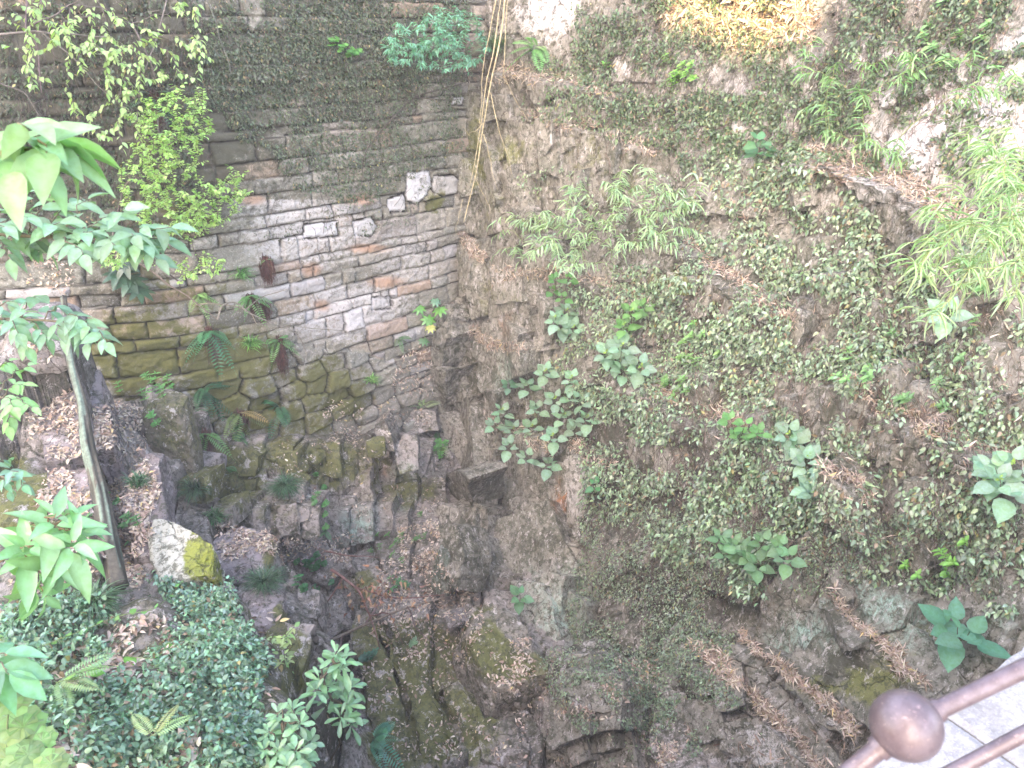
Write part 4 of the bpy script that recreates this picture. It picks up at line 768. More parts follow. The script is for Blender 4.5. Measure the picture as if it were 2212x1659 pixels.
weed('fresh green herb patch on the outcrop foot beside fallen branches', cl(860, 1185, 50, 45, 14), .05, (.1, .22, .08), 'lance', .35, group=None, name='herb_patch', cat='plant')
weed('small herbs in the crack above the fallen branch', cl(870, 1270, 40, 18, 10), .05, (.08, .2, .09), 'lance', .4, group=None, name='herb_patch', cat='plant')
weed('light green seedlings on the rock step near the corner', cl(955, 980, 25, 25, 6), .06, (.12, .3, .1), 'round', .9, group=None)
weed('ivy sprigs trailing down the vertical crack in the outcrop', cl(690, 1080, 15, 80, 10), .045, (.1, .25, .09), 'round', .9, off=.06, group=None, name='ivy_trail', cat='ivy')
weed('pale leafed sprig on the mossy floor strip', [(880, 1390), (885, 1385)], .06, (.2, .32, .2), group=None)
weed('small holly like sprig between the mossy slabs', cl(800, 1430, 12, 12, 4), .06, (.07, .16, .12), 'star', .8, group=None)
weed('seedlings along the cleft left of the leaf-strewn ledge', cl(330, 860, 60, 50, 12), .06, (.12, .3, .1), off=.18, group=None)
weed('small leaves dotting the mauve ledge by the trunk', cl(250, 1150, 60, 60, 10), .05, (.08, .2, .08), group=None)
def spike(acc, base, d0, L, W, c, n=7, g=.9):
    t = np.linspace(0, 1, n)[:, None]; d0 = nrm(d0); P = base+d0*L*t-UP*L*g*t*t*.6; T = nrm(np.gradient(P, axis=0)); X = nrm(np.cross(T, UP+.01)); w_ = W*(1-t**1.6)*.5+.0004
    V = np.concatenate([P-X*w_, P+X*w_]); i = np.arange(n-1); acc.add(V, np.stack([i, i+n, i+n+1, i+1], 1), c)
def tuft(label, u, v, n, L, c=(.06, .12, .06), spread=1., W=.009, group='grass tussocks rooted in the rocks', up=.6):
    P, N, d = hit(u, v); t = empty('grass_tuft', P, label, 'grass tuft', group); a = Acc()
    for i in range(n):
        an = R.uniform(0, 6.283); r = R.random()**.5*spread; D = UP*up+N*.35+np.array([math.cos(an), math.sin(an), 0])*r
        spike(a, P+R.normal(size=3)*.02+N*.01, D, L*R.uniform(.6, 1.15), W*1.3, vary(np.array(c)*1.35, 1, .6)[0])
    a.build('blades', M_LEAF, t); return t
tuft('round dark grass tussock like a pompom on the mossy outcrop', 617, 1052, 520, .28, (.05, .1, .06), 1.0, .005)
tuft('dark blue-green tussock between the mauve boulder and the clover clump', 572, 1268, 420, .30, (.045, .09, .055), 1.0, .005)
tuft('dark tussock in the cleft at the foot of the stone pillar', 420, 1062, 260, .3, (.05, .09, .055), .8)
tuft('small dark tussock behind the flat mauve boulder', 465, 1120, 160, .22, (.06, .12, .06), .9)
tuft('thin grass tuft on the near mound under the glossy branch', 205, 1310, 200, .26, (.06, .11, .06), 1.1)
tuft('light green grass tuft growing from the mossy masonry', 540, 742, 130, .22, (.13, .27, .07), 1)
tuft('pale grass tuft at the top of the polygonal boulders', 800, 825, 120, .22, (.16, .28, .1), 1)
tuft('tuft of fresh grass high in the masonry joints', 520, 595, 140, .24, (.12, .26, .09), 1)
tuft('long drooping grass clump at the cliff corner behind the yellow strands', 1075, 115, 420, .6, (.09, .14, .07), .9, .008)
tuft('fine grass tuft on the rock step by the corner', 945, 975, 90, .2, (.16, .26, .1), 1)
tuft('small mauve ledge tussock beside the trunk', 300, 1050, 110, .2, (.06, .12, .07), .9)
def frond(acc, base, d0, L, c, pairs=15, pw=.2, g=.8, side=None):
    n = pairs+3; t = np.linspace(0, 1, n)[:, None]; d0 = nrm(d0); P = base+d0*L*t-UP*L*g*t*t*.7; T = nrm(np.gradient(P, axis=0)); X = nrm(np.cross(T, UP+R.normal(size=3)*.15)); Nn = nrm(np.cross(X, T))
    tube(acc, P, .003, .001, np.array(c)*.6, 3); tt = t[2:, 0]; w_ = L*pw*np.sin(np.clip(tt*1.06+.08, 0, 1)*math.pi)**.65+.004
    for sgn in (-1, 1):
        leaves(acc, 'tiny', P[2:], X[2:]*sgn+T[2:]*.35, Nn[2:], w_, np.maximum(L/n*.95, .006), vary(c, len(tt), .12, .05), fold=.05, curl=.15)
def fern(label, u, v, n, L, c=(.09, .2, .1), down=.3, mat_=None, dry=0, group='ferns growing from the rocks and joints', pairs=15, pw=.2):
    P, N, d = hit(u, v); t = empty('fern', P, label, 'fern', group); a = Acc()
    for i in range(n):
        an = i/n*6.283+R.uniform(-.3, .3); X = nrm(np.cross(N, UP+.01)); D = N*.6+X*math.cos(an)+UP*(.55*math.sin(an)+.35-down)
        c = np.array(c)*1.0; cc = np.array(c)*1.25 if R.random() > dry else np.array([.3, .22, .1]); frond(a, P+N*.02, D, .95*L*R.uniform(.7, 1.15), vary(cc, 1, .2)[0], pairs, pw*1.1)
    a.build('fronds', M_LEAF, t)
    if mat_:
        r = Acc()
        for i in range(150):
            b = P+N*.05*R.random()+np.array([R.normal()*.035, 0, R.normal()*.03]); Q = np.array([b, b-UP*mat_*.5+R.normal(size=3)*.02+N*.02, b-UP*mat_*R.uniform(.7, 1.1)+R.normal(size=3)*.03]); tube(r, Q, .005, .001, vary((.13, .055, .045), 1, .4)[0], 3)
        r.build('root_mat', M_TWIG, t)
    return t
fern('big bluish fern above a thick red-brown root mat on the mossy masonry', 452, 712, 9, .42, (.06, .17, .09), .35, .38)
fern('fresh green fern over a short root mat beside the tall masonry grass', 540, 640, 7, .32, (.12, .28, .1), .3, .2)
fern('fern with hanging brown roots in the middle of the mossy wall', 600, 735, 6, .3, (.1, .22, .09), .3, .42)
fern('old root mat with tiny fronds below the pale courses', 572, 560, 3, .12, (.1, .18, .08), .3, .28)
fern('root mat with few fronds below the round orange stone', 565, 655, 3, .12, (.1, .18, .08), .3, .18)
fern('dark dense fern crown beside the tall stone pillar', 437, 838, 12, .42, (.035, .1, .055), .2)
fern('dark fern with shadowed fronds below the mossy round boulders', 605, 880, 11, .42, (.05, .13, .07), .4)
fern('brownish fern on the mossy ledge between two dark ferns', 515, 890, 7, .36, (.11, .15, .06), .4, .2, .35)
fern('low fern spilling over the outcrop top left', 500, 945, 10, .42, (.06, .15, .07), .5)
fern('fern frond pair by the dark grey block', 445, 935, 5, .34, (.09, .2, .07), .5, .3)
fern('long single fern arching out by the rock corner with pale fronds', 915, 885, 4, .42, (.2, .26, .15), .3, None, .1)
fern('narrow fern hanging down the corner crack', 945, 930, 4, .34, (.06, .13, .06), .8)
fern('small fern in the courses near the rock corner', 860, 730, 5, .2, (.1, .18, .08), .3)
fern('small teal fern standing on the dark slab edge', 800, 1600, 9, .34, (.07, .19, .13), .1)
fern('tiny ferns under the root mats', 490, 1010, 5, .25, (.07, .16, .07), .4)
fern('bright fern beside the yellow strands at the top ledge', 1160, 105, 7, .45, (.14, .27, .1), .2)
fern('faint fern in the shade of the upper left masonry', 330, 210, 6, .35, (.05, .1, .06), .4, .35)
fern('pale green fern in the joints near the upper left shrub', 427, 635, 4, .26, (.18, .32, .1), .5)
fern('small fern at the foot of the blocky outcrop, lowest of the wall ferns', 700, 1150, 5, .2, (.08, .2, .08), .3)
def nearfern(label, u, v, k, D, L, c):
    P = at(u, v, k); t = empty('fern', P, label, 'fern', 'ferns of the near mound'); a = Acc()
    for d in D: frond(a, P, np.array(d, float), L*R.uniform(.85, 1.1), vary(c, 1, .2)[0], 17, .17, .35)
    a.build('fronds', M_LEAF, t)
P_, N_, k_ = hit(190, 1480)
nearfern('light green fern with broad fronds reaching right across the near mound', 130, 1470, k_*.95, [(1, .3, .35), (.9, -.3, .3), (.8, .7, .3), (.6, -.8, .2)], .28, (.26, .37, .19))
nearfern('yellowish old fern in the middle of the near mound', 330, 1590, k_*.88, [(.6, .5, .2), (.2, .9, .2), (-.5, .4, .2)], .22, (.26, .34, .15))
def fatsia(label, u, v, leafs, c, L=.26):
    P, N, d = hit(u, v); t = empty('fatsia', P, label, 'shrub'); st = Acc(); fo = Acc()
    for (a, b, s, cc) in leafs:
        tip = at(a, b, d-.25*R.uniform(.8, 1.2)); stemline(st, P, tip, -.03, .005, .003, (.15, .2, .07), 6); nn = nrm(-nrm(ray(a, b))*.6+UP*.8+R.normal(size=3)*.15)
        X = nrm(np.cross(nn, UP)); Y = np.cross(nn, X); m = 8; an = np.linspace(-2.5, 2.5, m)-math.pi/2*np.sign(Y[2]); D = X*np.cos(an)[:, None]+Y*np.sin(an)[:, None]
        S = L*.5*s*(1-.25*np.abs(np.linspace(-1, 1, m))); leaves(fo, 'lance', np.tile(tip, (m, 1)), D, nn, S, S*.42, vary(cc or c, m, .1), fold=.05, curl=.25)
    st.build('stem', M_TWIG, t); fo.build('foliage', M_GLOSS, t)
fatsia('hand leaved bright green shrub in the corner where masonry meets rock', 935, 700, [(905, 665, 1, None), (925, 690, 1.1, None), (950, 668, 1.1, None), (940, 650, .8, (.1, .22, .14)), (930, 707, .8, (.38, .4, .12)), (915, 735, .8, (.08, .18, .07))], (.13, .32, .07))
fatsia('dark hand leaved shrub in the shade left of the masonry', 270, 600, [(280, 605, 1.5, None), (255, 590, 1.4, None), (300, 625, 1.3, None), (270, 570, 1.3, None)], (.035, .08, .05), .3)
# shrubs with twigs: tips spread in ellipses of the picture, each at its own depth before the surface
def shrub(name, label, cat, root, ell, n, L, ar, c, kind='oval', depth=(.1, .6), per=10, tw=.16, mat=None, rootk=None, tipk=None, group=None, rs=.012, hang=0., droopl=.3, wcol=(.13, .1, .08), az=None):
    if rootk: P0 = at(*root, rootk)
    else: P0, N0, _ = hit(*root)
    t = empty(name, P0, label, cat, group); st = Acc(); fo = Acc(); nodes = [P0]
    tips = []
    wsum = sum(e[2]*e[3] for e in ell)
    for (a, b, ra, rb) in ell:
        for i in range(max(1, int(n*ra*rb/wsum))):
            r = math.sqrt(R.random()); an = R.uniform(0, 6.283); u, v = a+ra*r*math.cos(an), b+rb*r*math.sin(an)
            if tipk: k = R.uniform(*tipk)
            else: k = hit(u, v)[2]-R.uniform(*depth)
            tips.append(at(u, v, k))
    tips.sort(key=lambda p: np.linalg.norm(p-P0))
    for tp in tips:
        nd = np.array(nodes); dd = np.linalg.norm(nd-tp, axis=1)+.35*np.linalg.norm(nd-P0, axis=1); b = nd[dd.argmin()]
        D0 = np.linalg.norm(tp-b); Q = stemline(st, b, tp, -.06*D0+hang*D0, min(rs, .002+rs*.5*D0), .0013, wcol, 7, .06*D0)
        nodes += [Q[3], Q[5]]
        m = per; s = np.linspace(max(0, 1-tw*1.6/max(D0, tw)), 1, m); ix = s*6; i0 = np.minimum(ix.astype(int), 5); f = (ix-i0)[:, None]; LP = Q[i0]*(1-f)+Q[i0+1]*f; T = nrm(Q[i0+1]-Q[i0])
        X = nrm(np.cross(T, UP+.01)); sg = np.where(np.arange(m) % 2, 1, -1)[:, None]
        D = X*sg*.8+T*.55-UP*droopl+R.normal(size=(m, 3))*.25; N = UP+R.normal(size=(m, 3))*.35; S = L*R.uniform(.6, 1.15, m)
        leaves(fo, kind, LP, D, N, S, S*ar, vary(c, m, .22, .1))
    st.build('branches', M_TWIG, t); fo.build('foliage', mat or M_SOFT, t); return t
LG = (.36, .52, .2)
shrub('deciduous_shrub', 'airy shrub of tiny bright yellow-green leaves leaning out from the masonry', 'shrub', (385, 640), [(370, 260, 95, 60), (400, 330, 60, 40), (330, 330, 50, 90), (440, 430, 105, 60), (500, 400, 50, 45), (380, 460, 90, 50), (300, 400, 45, 80), (420, 480, 70, 25), (430, 570, 60, 30), (270, 560, 60, 25), (400, 200, 50, 25)], 470, .042, .62, LG, 'oval', (.3, 1.3), 14, .2, rs=.02)
shrub('trailing_shrub', 'straggling shrub with pale oval leaves hanging over the top left of the masonry', 'shrub', (200, -40), [(60, 60, 60, 70), (230, 60, 90, 60), (400, 60, 90, 60), (200, 150, 60, 60), (300, 170, 90, 60), (400, 140, 60, 40), (200, 240, 60, 60), (120, 130, 80, 80), (260, 290, 50, 60)], 120, .065, .6, (.34, .46, .22), 'oval', (.3, 1.2), 7, .35, hang=.1, droopl=.6, wcol=(.17, .14, .13))
shrub('nandina', 'teal feathery shrub of narrow leaflets spilling over the wall top at the corner', 'shrub', (1010, 170), [(900, 80, 70, 45), (980, 60, 70, 45), (950, 120, 90, 35), (870, 110, 40, 35), (960, 30, 40, 25), (1020, 110, 40, 40)], 190, .075, .3, (.2, .42, .34), 'lance', (.3, .9), 12, .2, rs=.01)
BAM = (.33, .45, .3)
shrub('bamboo', 'low light green bamboo arching across the middle of the cliff', 'bamboo', (1330, 590), [(1120, 510, 80, 60), (1230, 500, 90, 60), (1340, 500, 100, 50), (1440, 490, 80, 60), (1280, 420, 90, 35), (1380, 400, 80, 45), (1200, 560, 70, 35), (1490, 400, 40, 50), (1180, 470, 60, 40)], 150, .12, .17, BAM, 'lance', (.3, 1.1), 9, .22, rs=.008, hang=-.1, droopl=.5, wcol=(.25, .32, .1), group='bamboo on the cliff')
shrub('bamboo', 'tall bright bamboo arching in from the right edge over the ledges', 'bamboo', (2330, 430), [(2150, 420, 110, 100), (2110, 520, 130, 80), (2180, 320, 60, 80), (2060, 570, 90, 60), (2020, 640, 60, 60), (2130, 320, 60, 60), (1990, 500, 80, 60), (2180, 600, 40, 60), (2100, 430, 110, 70)], 135, .14, .085, (.36, .48, .3), 'lance', tipk=(4.2, 5.0), rootk=4.9, per=6, tw=.34, rs=.007, hang=.10, droopl=.35, wcol=(.4, .45, .15), group='bamboo on the cliff')
shrub('bamboo', 'thin bamboo shoots among the creeper on the upper right slope', 'bamboo', (1860, 330), [(1780, 120, 60, 60), (1850, 170, 70, 50), (1830, 290, 60, 50), (1960, 330, 60, 40), (1750, 200, 50, 50), (1960, 130, 90, 50), (2120, 160, 80, 60)], 60, .13, .14, (.26, .42, .22), 'lance', (.1, .5), 7, .2, rs=.006, hang=-.1, droopl=.5, wcol=(.3, .36, .1), group='bamboo on the cliff')
def whorlset(label, name, root, rk, tips, k, L, ar, c, kind, n=9, droop=.5, mat=None, cat='shrub', wcol=(.12, .1, .06), rs=.01, group=None):
    P0 = at(*root, rk); t = empty(name, P0, label, cat, group); st = Acc(); fo = Acc(); nodes = [P0]
    tips = sorted(tips, key=lambda p: math.hypot(p[0]-root[0], p[1]-root[1]))
    for (u, v) in tips:
        tp = at(u, v, min(R.uniform(*k), hit(u, v)[2]-.25)); nd = np.array(nodes); b = nd[(np.linalg.norm(nd-tp, axis=1)+.5*np.linalg.norm(nd-P0, axis=1)).argmin()]; Q = stemline(st, b, tp, -.03, rs, .003, wcol, 6, .03); nodes.append(Q[3])
        whorl(fo, tp, nrm(UP*.8-nrm(ray(u, v))*.4+nrm(tp-b)*.5), n+int(R.integers(-2, 3)), L*R.uniform(.85, 1.15), ar, c, kind, 1.3, 2, droop)
    st.build('branches', M_TWIG, t); fo.build('foliage', mat or M_GLOSS, t); return t
whorlset('glossy shrub with whorled drooping leaves rising over the dark cleft', 'rhododendron', (700, 1680), 5.0, [(725, 1410), (745, 1425), (705, 1440), (690, 1465), (740, 1465), (760, 1480), (720, 1490), (750, 1520), (700, 1510), (735, 1545), (760, 1560), (680, 1490), (730, 1440)], (4.4, 4.9), .125, .32, (.21, .36, .2), 'obov', 10)
whorlset('pale glossy leaved shrub at the near mound edge left of the whorled shrub', 'laurel_shrub', (600, 1700), 4.3, [(600, 1540), (630, 1530), (580, 1580), (620, 1580), (650, 1560), (600, 1620), (640, 1620), (670, 1600), (570, 1620), (660, 1640), (620, 1655)], (3.6, 4.1), .085, .42, (.23, .38, .22), 'obov', 11)
shrub('sapling', 'thin sapling with sparse variegated pale leaves against the mossy drop', 'sapling', (640, 1640), [(600, 1400, 30, 30), (625, 1380, 30, 30), (590, 1440, 25, 25), (620, 1440, 30, 25)], 14, .055, .5, (.3, .4, .2), 'oval', rootk=4.8, tipk=(4.5, 5.0), per=7, tw=.25, rs=.006)
def branch(label, pts, ks, sprays, L, ar, c, kind='oval', tiers=9, name='leafy_branch', cat='branch', mat=None, droop=.45, wcol=(.16, .13, .08), r=(.009, .004), fold=None, whorled=False, curl=None):
    """pts: course of the bough from outside the frame; sprays: (u, v) ends of its side twigs"""
    bp = spline([at(u, v, k) for (u, v), k in zip(pts, ks)], 6); t = empty(name, bp[0], label, cat, 'boughs reaching in from the left edge'); st = Acc(); fo = Acc(); tube(st, bp, r[0], r[1], wcol, 6)
    for (u, v) in sprays:
        U, V = proj(bp); i = int(np.clip(((U-u)**2+(V-v)**2).argmin()-2, 0, len(bp)-1)); k = (bp[i]@np.array([0, CT, -ST]))*R.uniform(.93, 1.05); tp = at(u, v, k)
        Q = stemline(st, bp[i], tp, -.02, r[1], .0015, wcol, 8, .02)
        if whorled: whorl(fo, tp, nrm(nrm(tp-bp[i])+UP*.5), tiers, L, ar, c, kind, 1.25, 2, droop, curl)
        else:
            m = tiers; s = np.linspace(.25, 1, m); ix = s*7; i0 = np.minimum(ix.astype(int), 6); f = (ix-i0)[:, None]; LP = Q[i0]*(1-f)+Q[i0+1]*f; T = nrm(Q[i0+1]-Q[i0])
            X = nrm(np.cross(T, UP)); sg = np.where(np.arange(m) % 2, 1, -1)[:, None]; D = X*sg*.85+T*.6-UP*droop+R.normal(size=(m, 3))*.2; D[-1] = T[-1]-UP*.2
            S = L*R.uniform(.75, 1.15, m); leaves(fo, kind, LP, D, UP-nrm(ray(u, v))*.35+R.normal(size=(m, 3))*.28, S, S*ar, vary(c, m, .18, .08), curl=curl)
    st.build('bough', M_TWIG, t); fo.build('foliage', mat or M_SOFT, t)
branch('bough with the largest pale floppy leaves entering at the upper left edge', [(-260, 330), (-80, 330), (20, 335), (120, 345)], [1.75, 1.7, 1.65, 1.6], [(-10, 300), (40, 300), (100, 330), (130, 300), (30, 370), (140, 350), (-20, 360), (60, 270), (90, 360)], .13, .42, (.27, .42, .22), tiers=5, droop=.3, r=(.009, .004), wcol=(.3, .26, .1), curl=.25)
branch('bough of grey-green pointed leaves hanging below the pale floppy leaves', [(-300, 480), (-100, 500), (60, 510), (200, 520), (300, 545)], [3.3, 3.2, 3.1, 3.1, 3.1], [(30, 430), (60, 470), (110, 420), (150, 440), (190, 430), (230, 470), (270, 450), (320, 490), (360, 520), (340, 560), (290, 510), (250, 530), (200, 500), (150, 520), (100, 540), (60, 530), (20, 560), (130, 480), (180, 550), (10, 490), (370, 490), (310, 530)], .10, .48, (.22, .34, .24), tiers=8, droop=.4, r=(.012, .004))
branch('lower bough of blue-green oval leaves ending in a bright young tip', [(-250, 700), (-60, 690), (60, 690), (160, 700), (225, 725)], [3.6, 3.5, 3.4, 3.3, 3.3], [(30, 650), (80, 640), (70, 690), (130, 665), (170, 690), (200, 710), (230, 740), (150, 730), (100, 730), (40, 720), (10, 680), (190, 740), (60, 750)], .085, .5, (.21, .34, .26), tiers=7, droop=.35)
branch('sparse light green bough with small leaves at the middle left edge', [(-200, 800), (-40, 840), (40, 880)], [3.8, 3.7, 3.6], [(20, 780), (50, 830), (30, 880), (70, 880), (20, 920), (60, 790)], .07, .55, (.26, .44, .22), tiers=7)
branch('small teal leaved twig below the light green bough at the left edge', [(-150, 1010), (-30, 1020), (30, 1040)], [3.8, 3.7, 3.6], [(20, 990), (40, 1020), (20, 1060), (50, 1050)], .075, .45, (.2, .35, .27), tiers=6)
branch('glossy bright green bough with whorled wavy leaves over the near mound', [(-250, 1300), (-60, 1240), (40, 1190), (120, 1160)], [2.7, 2.6, 2.5, 2.45], [(80, 1130), (120, 1110), (160, 1110), (110, 1170), (160, 1170), (60, 1180), (90, 1240), (130, 1230), (100, 1290), (180, 1140)], .14, .36, (.22, .4, .2), kind='oval', tiers=7, mat=M_GLOSS, whorled=True, droop=.5, wcol=(.3, .2, .1), curl=.3)
branch('grey-green big leaves poking in at the lower left edge', [(-200, 1420), (-60, 1430), (0, 1440)], [2.1, 2.1, 2.1], [(10, 1410), (20, 1450), (0, 1480)], .12, .4, (.2, .36, .24), tiers=4)
def nettle():
    P = at(15, 1720, 2.3); t = empty('lobed_leaf_herb', P, 'yellow-green herb with jagged lobed leaves in the bottom left corner', 'herb'); st = Acc(); fo = Acc()
    for (u, v, s) in ((20, 1520, 1), (50, 1570, 1.1), (10, 1590, 1), (60, 1630, .9), (110, 1650, .8), (20, 1640, 1), (90, 1600, .7)):
        tip = at(u, v, 2.2*R.uniform(.95, 1.05)); stemline(st, P, tip, 0, .004, .002, (.2, .25, .1), 6)
        nn = nrm(UP-nrm(ray(u, v))*.7+R.normal(size=3)*.2); X = nrm(np.cross(nn, UP)); Y = np.cross(nn, X)
        for an in np.linspace(-2.2, 2.2, 7):
            leaves(fo, 'star', tip, X*math.sin(an)-Y*math.cos(an)*(-1 if Y[2] < 0 else 1)*-1, nn, .075*s*(1-.12*abs(an)), .06*s, vary((.22, .32, .14), 1, .2), curl=.2)
    st.build('stem', M_TWIG, t); fo.build('foliage', M_SOFT, t)
nettle()
# single heart leaves on a runner crossing the near mound
def runner(label, pts, dk, L, c, n=2):
    Q = spline([at(u, v, hit(u, v)[2]-dk) for u, v in pts], 8); t = empty('vine_runner', Q[0], label, 'vine', 'runners over the near mound'); st = Acc(); fo = Acc(); tube(st, Q, .003, .0015, (.22, .32, .1), 4)
    for i in range(3, len(Q)-1, n):
        T = nrm(Q[min(i+1, len(Q)-1)]-Q[i-1]); X = nrm(np.cross(T, UP))*(1 if (i//n) % 2 else -1); leaves(fo, 'round', Q[i], X*.8+T*.4, UP+R.normal(size=3)*.3, L*R.uniform(.5, 1.2), L*.8, vary(c, 1, .2))
    st.build('stem', M_TWIG, t); fo.build('foliage', M_SOFT, t)
runner('green vine runner with pointed leaves crossing above the near mound', [(80, 1400), (170, 1365), (260, 1330), (340, 1310), (400, 1250)], .12, .045, (.15, .33, .1), 3)
runner('vine runner with large heart shaped yellow edged leaves over the near mound', [(120, 1475), (190, 1455), (260, 1420), (340, 1420), (370, 1380)], .2, .09, (.2, .4, .1), 5)
# weathered trunk, fallen branches, climbing stems, hanging shoots
def log(name, label, pts, ks, r0, r1, col, groove=.25, n=28, m=90, cat='trunk'):
    Q = spline([at(u, v, k) for (u, v), k in zip(pts, ks)], m//(len(pts)-1)); T = nrm(np.gradient(Q, axis=0)); A = nrm(np.cross(T, [0.2, 1, .1])); B = np.cross(T, A); an = np.arange(n)/n*2*math.pi; mm = len(Q); s = np.linspace(0, 1, mm)[:, None]
    gr = fbm(np.tile(an*2.2, (mm, 1)), s*2.5, 5, 3)*groove+fbm(np.tile(an*6, (mm, 1)), s*9, 6, 2)*groove*.35; rr = (r0+(r1-r0)*s)*(1+gr)
    V = Q[:, None]+rr[..., None]*(np.cos(an)[None, :, None]*A[:, None]+np.sin(an)[None, :, None]*B[:, None]*1.1)
    f = [(i*n+j, i*n+(j+1) % n, (i+1)*n+(j+1) % n, (i+1)*n+j) for i in range(mm-1) for j in range(n)]; V = V.reshape(-1, 3)
    V = np.vstack([V, Q[0], Q[-1]]); c0 = len(V)-2; f3 = [(c0, (j+1) % n, j) for j in range(n)]+[(c0+1, (mm-1)*n+j, (mm-1)*n+(j+1) % n) for j in range(n)]
    g = fbm(np.tile(an*1.5, (mm, 1)), s*4, 15, 4)[..., None]; C = np.where(g > .2, np.array([.19, .24, .18]), np.where(g < -.15, np.array([.05, .045, .03]), np.array(col))); C = np.vstack([C.reshape(-1, 3), [.1, .09, .06], [.1, .09, .06]])
    o = mesh_np(name, V, [np.array(f), np.array(f3)], M_TWIG, col=C, loc=Q[-1]); return tag(o, label, cat)
log('weathered_trunk', 'grooved grey trunk streaked pale green leaning down the leaf-strewn terrace', [(138, 640), (152, 770), (176, 870), (190, 960), (214, 1060), (230, 1160), (254, 1270)], [6.3, 6.1, 5.9, 5.7, 5.5, 5.3, 5.1], .02, .06, (.11, .095, .07), .5)
def twigs(name, label, lines, col, r=.012, cat='branch', ks=None, surf=.05, group=None):
    a = Acc(); P0 = None
    for ln, rr in lines:
        if len(ln[0]) == 3: Q = [at(u, v, k) for u, v, k in ln]
        else:
            Q = []; 
            for u, v in ln: P, N, d = hit(u, v); Q.append(at(u, v, d-surf*R.uniform(.7, 1.6)))
        Q = wob(spline(Q, 6), .02, R.random()*30); P0 = Q[0] if P0 is None else P0; tube(a, Q, r*rr, r*rr*.35, vary(col, 1, .15)[0], 6, .15)
    o = a.build(name, M_TWIG, loc=P0); return tag(o, label, cat, group)
twigs('fallen_branch', 'long bare grey branch fallen slantwise across the leaf litter of the pit', [([(640, 1425, 8.0), (740, 1370, 8.1), (840, 1325, 8.2), (960, 1290, 8.4)], 1), ([(790, 1345, 8.1), (830, 1290, 8.2), (850, 1230, 8.3)], .5), ([(880, 1310, 8.2), (900, 1350, 8.3), (960, 1420, 8.4)], .4), ([(740, 1370, 8.1), (730, 1440, 8.0), (700, 1500, 7.9)], .4)], (.2, .15, .13), .022)
twigs('fallen_branch', 'reddish forked dead branch with brown leaves above the dark cleft', [([(715, 1230, 7.9), (770, 1270, 8.0), (800, 1330, 8.0), (820, 1400, 8.1)], 1), ([(770, 1270, 8.0), (850, 1290, 8.2), (960, 1285, 8.4)], .7), ([(740, 1250, 7.9), (700, 1310, 7.9), (660, 1340, 7.9)], .6), ([(700, 1190, 8), (760, 1200, 8), (820, 1205, 8.1)], .6), ([(800, 1330, 8.0), (840, 1330, 8.1), (870, 1390, 8.2)], .5)], (.2, .1, .08), .016)
q = samp([(730, 1240), (900, 1250), (880, 1340), (740, 1330)], 0)
ac = Acc(); Pc = at(800, 1285, 7.9)
m = 90; P = Pc+R.normal(size=(m, 3))*[.28, .15, .10]; leaves(ac, 'oval', P, R.normal(size=(m, 3))-[0, 0, .6], R.normal(size=(m, 3))+UP*.5, .07*R.uniform(.6, 1.2, m), .03, vary((.3, .18, .13), m, .3), fold=.6, curl=.4)
tag(ac.build('dead_leaves', M_DRY, loc=Pc), kind='stuff')
twigs('climbing_stem', 'long pale woody stem snaking over the masonry from the left shrubs', [([(225, 545), (320, 580), (390, 630), (470, 690)], 1.2), ([(470, 690), (480, 660), (510, 655), (545, 680), (600, 700), (640, 720), (660, 760), (655, 800)], .8), ([(420, 660), (470, 655), (530, 670), (555, 700)], .8), ([(530, 670), (570, 640), (620, 625)], .6), ([(555, 700), (620, 705), (720, 712), (790, 718)], .5)], (.28, .23, .18), .013, 'stem', surf=.25)
twigs('climbing_stem', 'dark root climbing diagonally over the masonry under the teal shrub', [([(1000, 180), (900, 210), (850, 250), (790, 330), (780, 400)], 1), ([(900, 210), (960, 215), (990, 215)], .5), ([(900, 210), (870, 190), (850, 160)], .5)], (.1, .075, .06), .012, 'stem', surf=.04)
twigs('bare_twigs', 'tangle of bare grey twigs across the top left masonry', [([(0, 75), (90, 70), (230, 80)], 1.2), ([(60, -20), (60, 60), (80, 110), (90, 200)], 1.2), ([(90, 70), (190, 160), (290, 250)], .8), ([(60, 60), (140, 20), (200, -20)], .8), ([(290, 60), (340, 170), (350, 230)], .8), ([(440, -20), (490, 120), (500, 160)], .7), ([(340, 250), (350, 300), (400, 330)], .7), ([(0, 180), (60, 210), (110, 290)], .9), ([(240, 540), (250, 470), (270, 400), (310, 380)], .9), ([(250, 560), (262, 480), (262, 400)], .6), ([(360, 0), (330, 120), (290, 190)], .8)], (.18, .15, .14), .010, 'twigs', surf=.35)
yl = Acc(); base = at(1100, -120, 7.6)
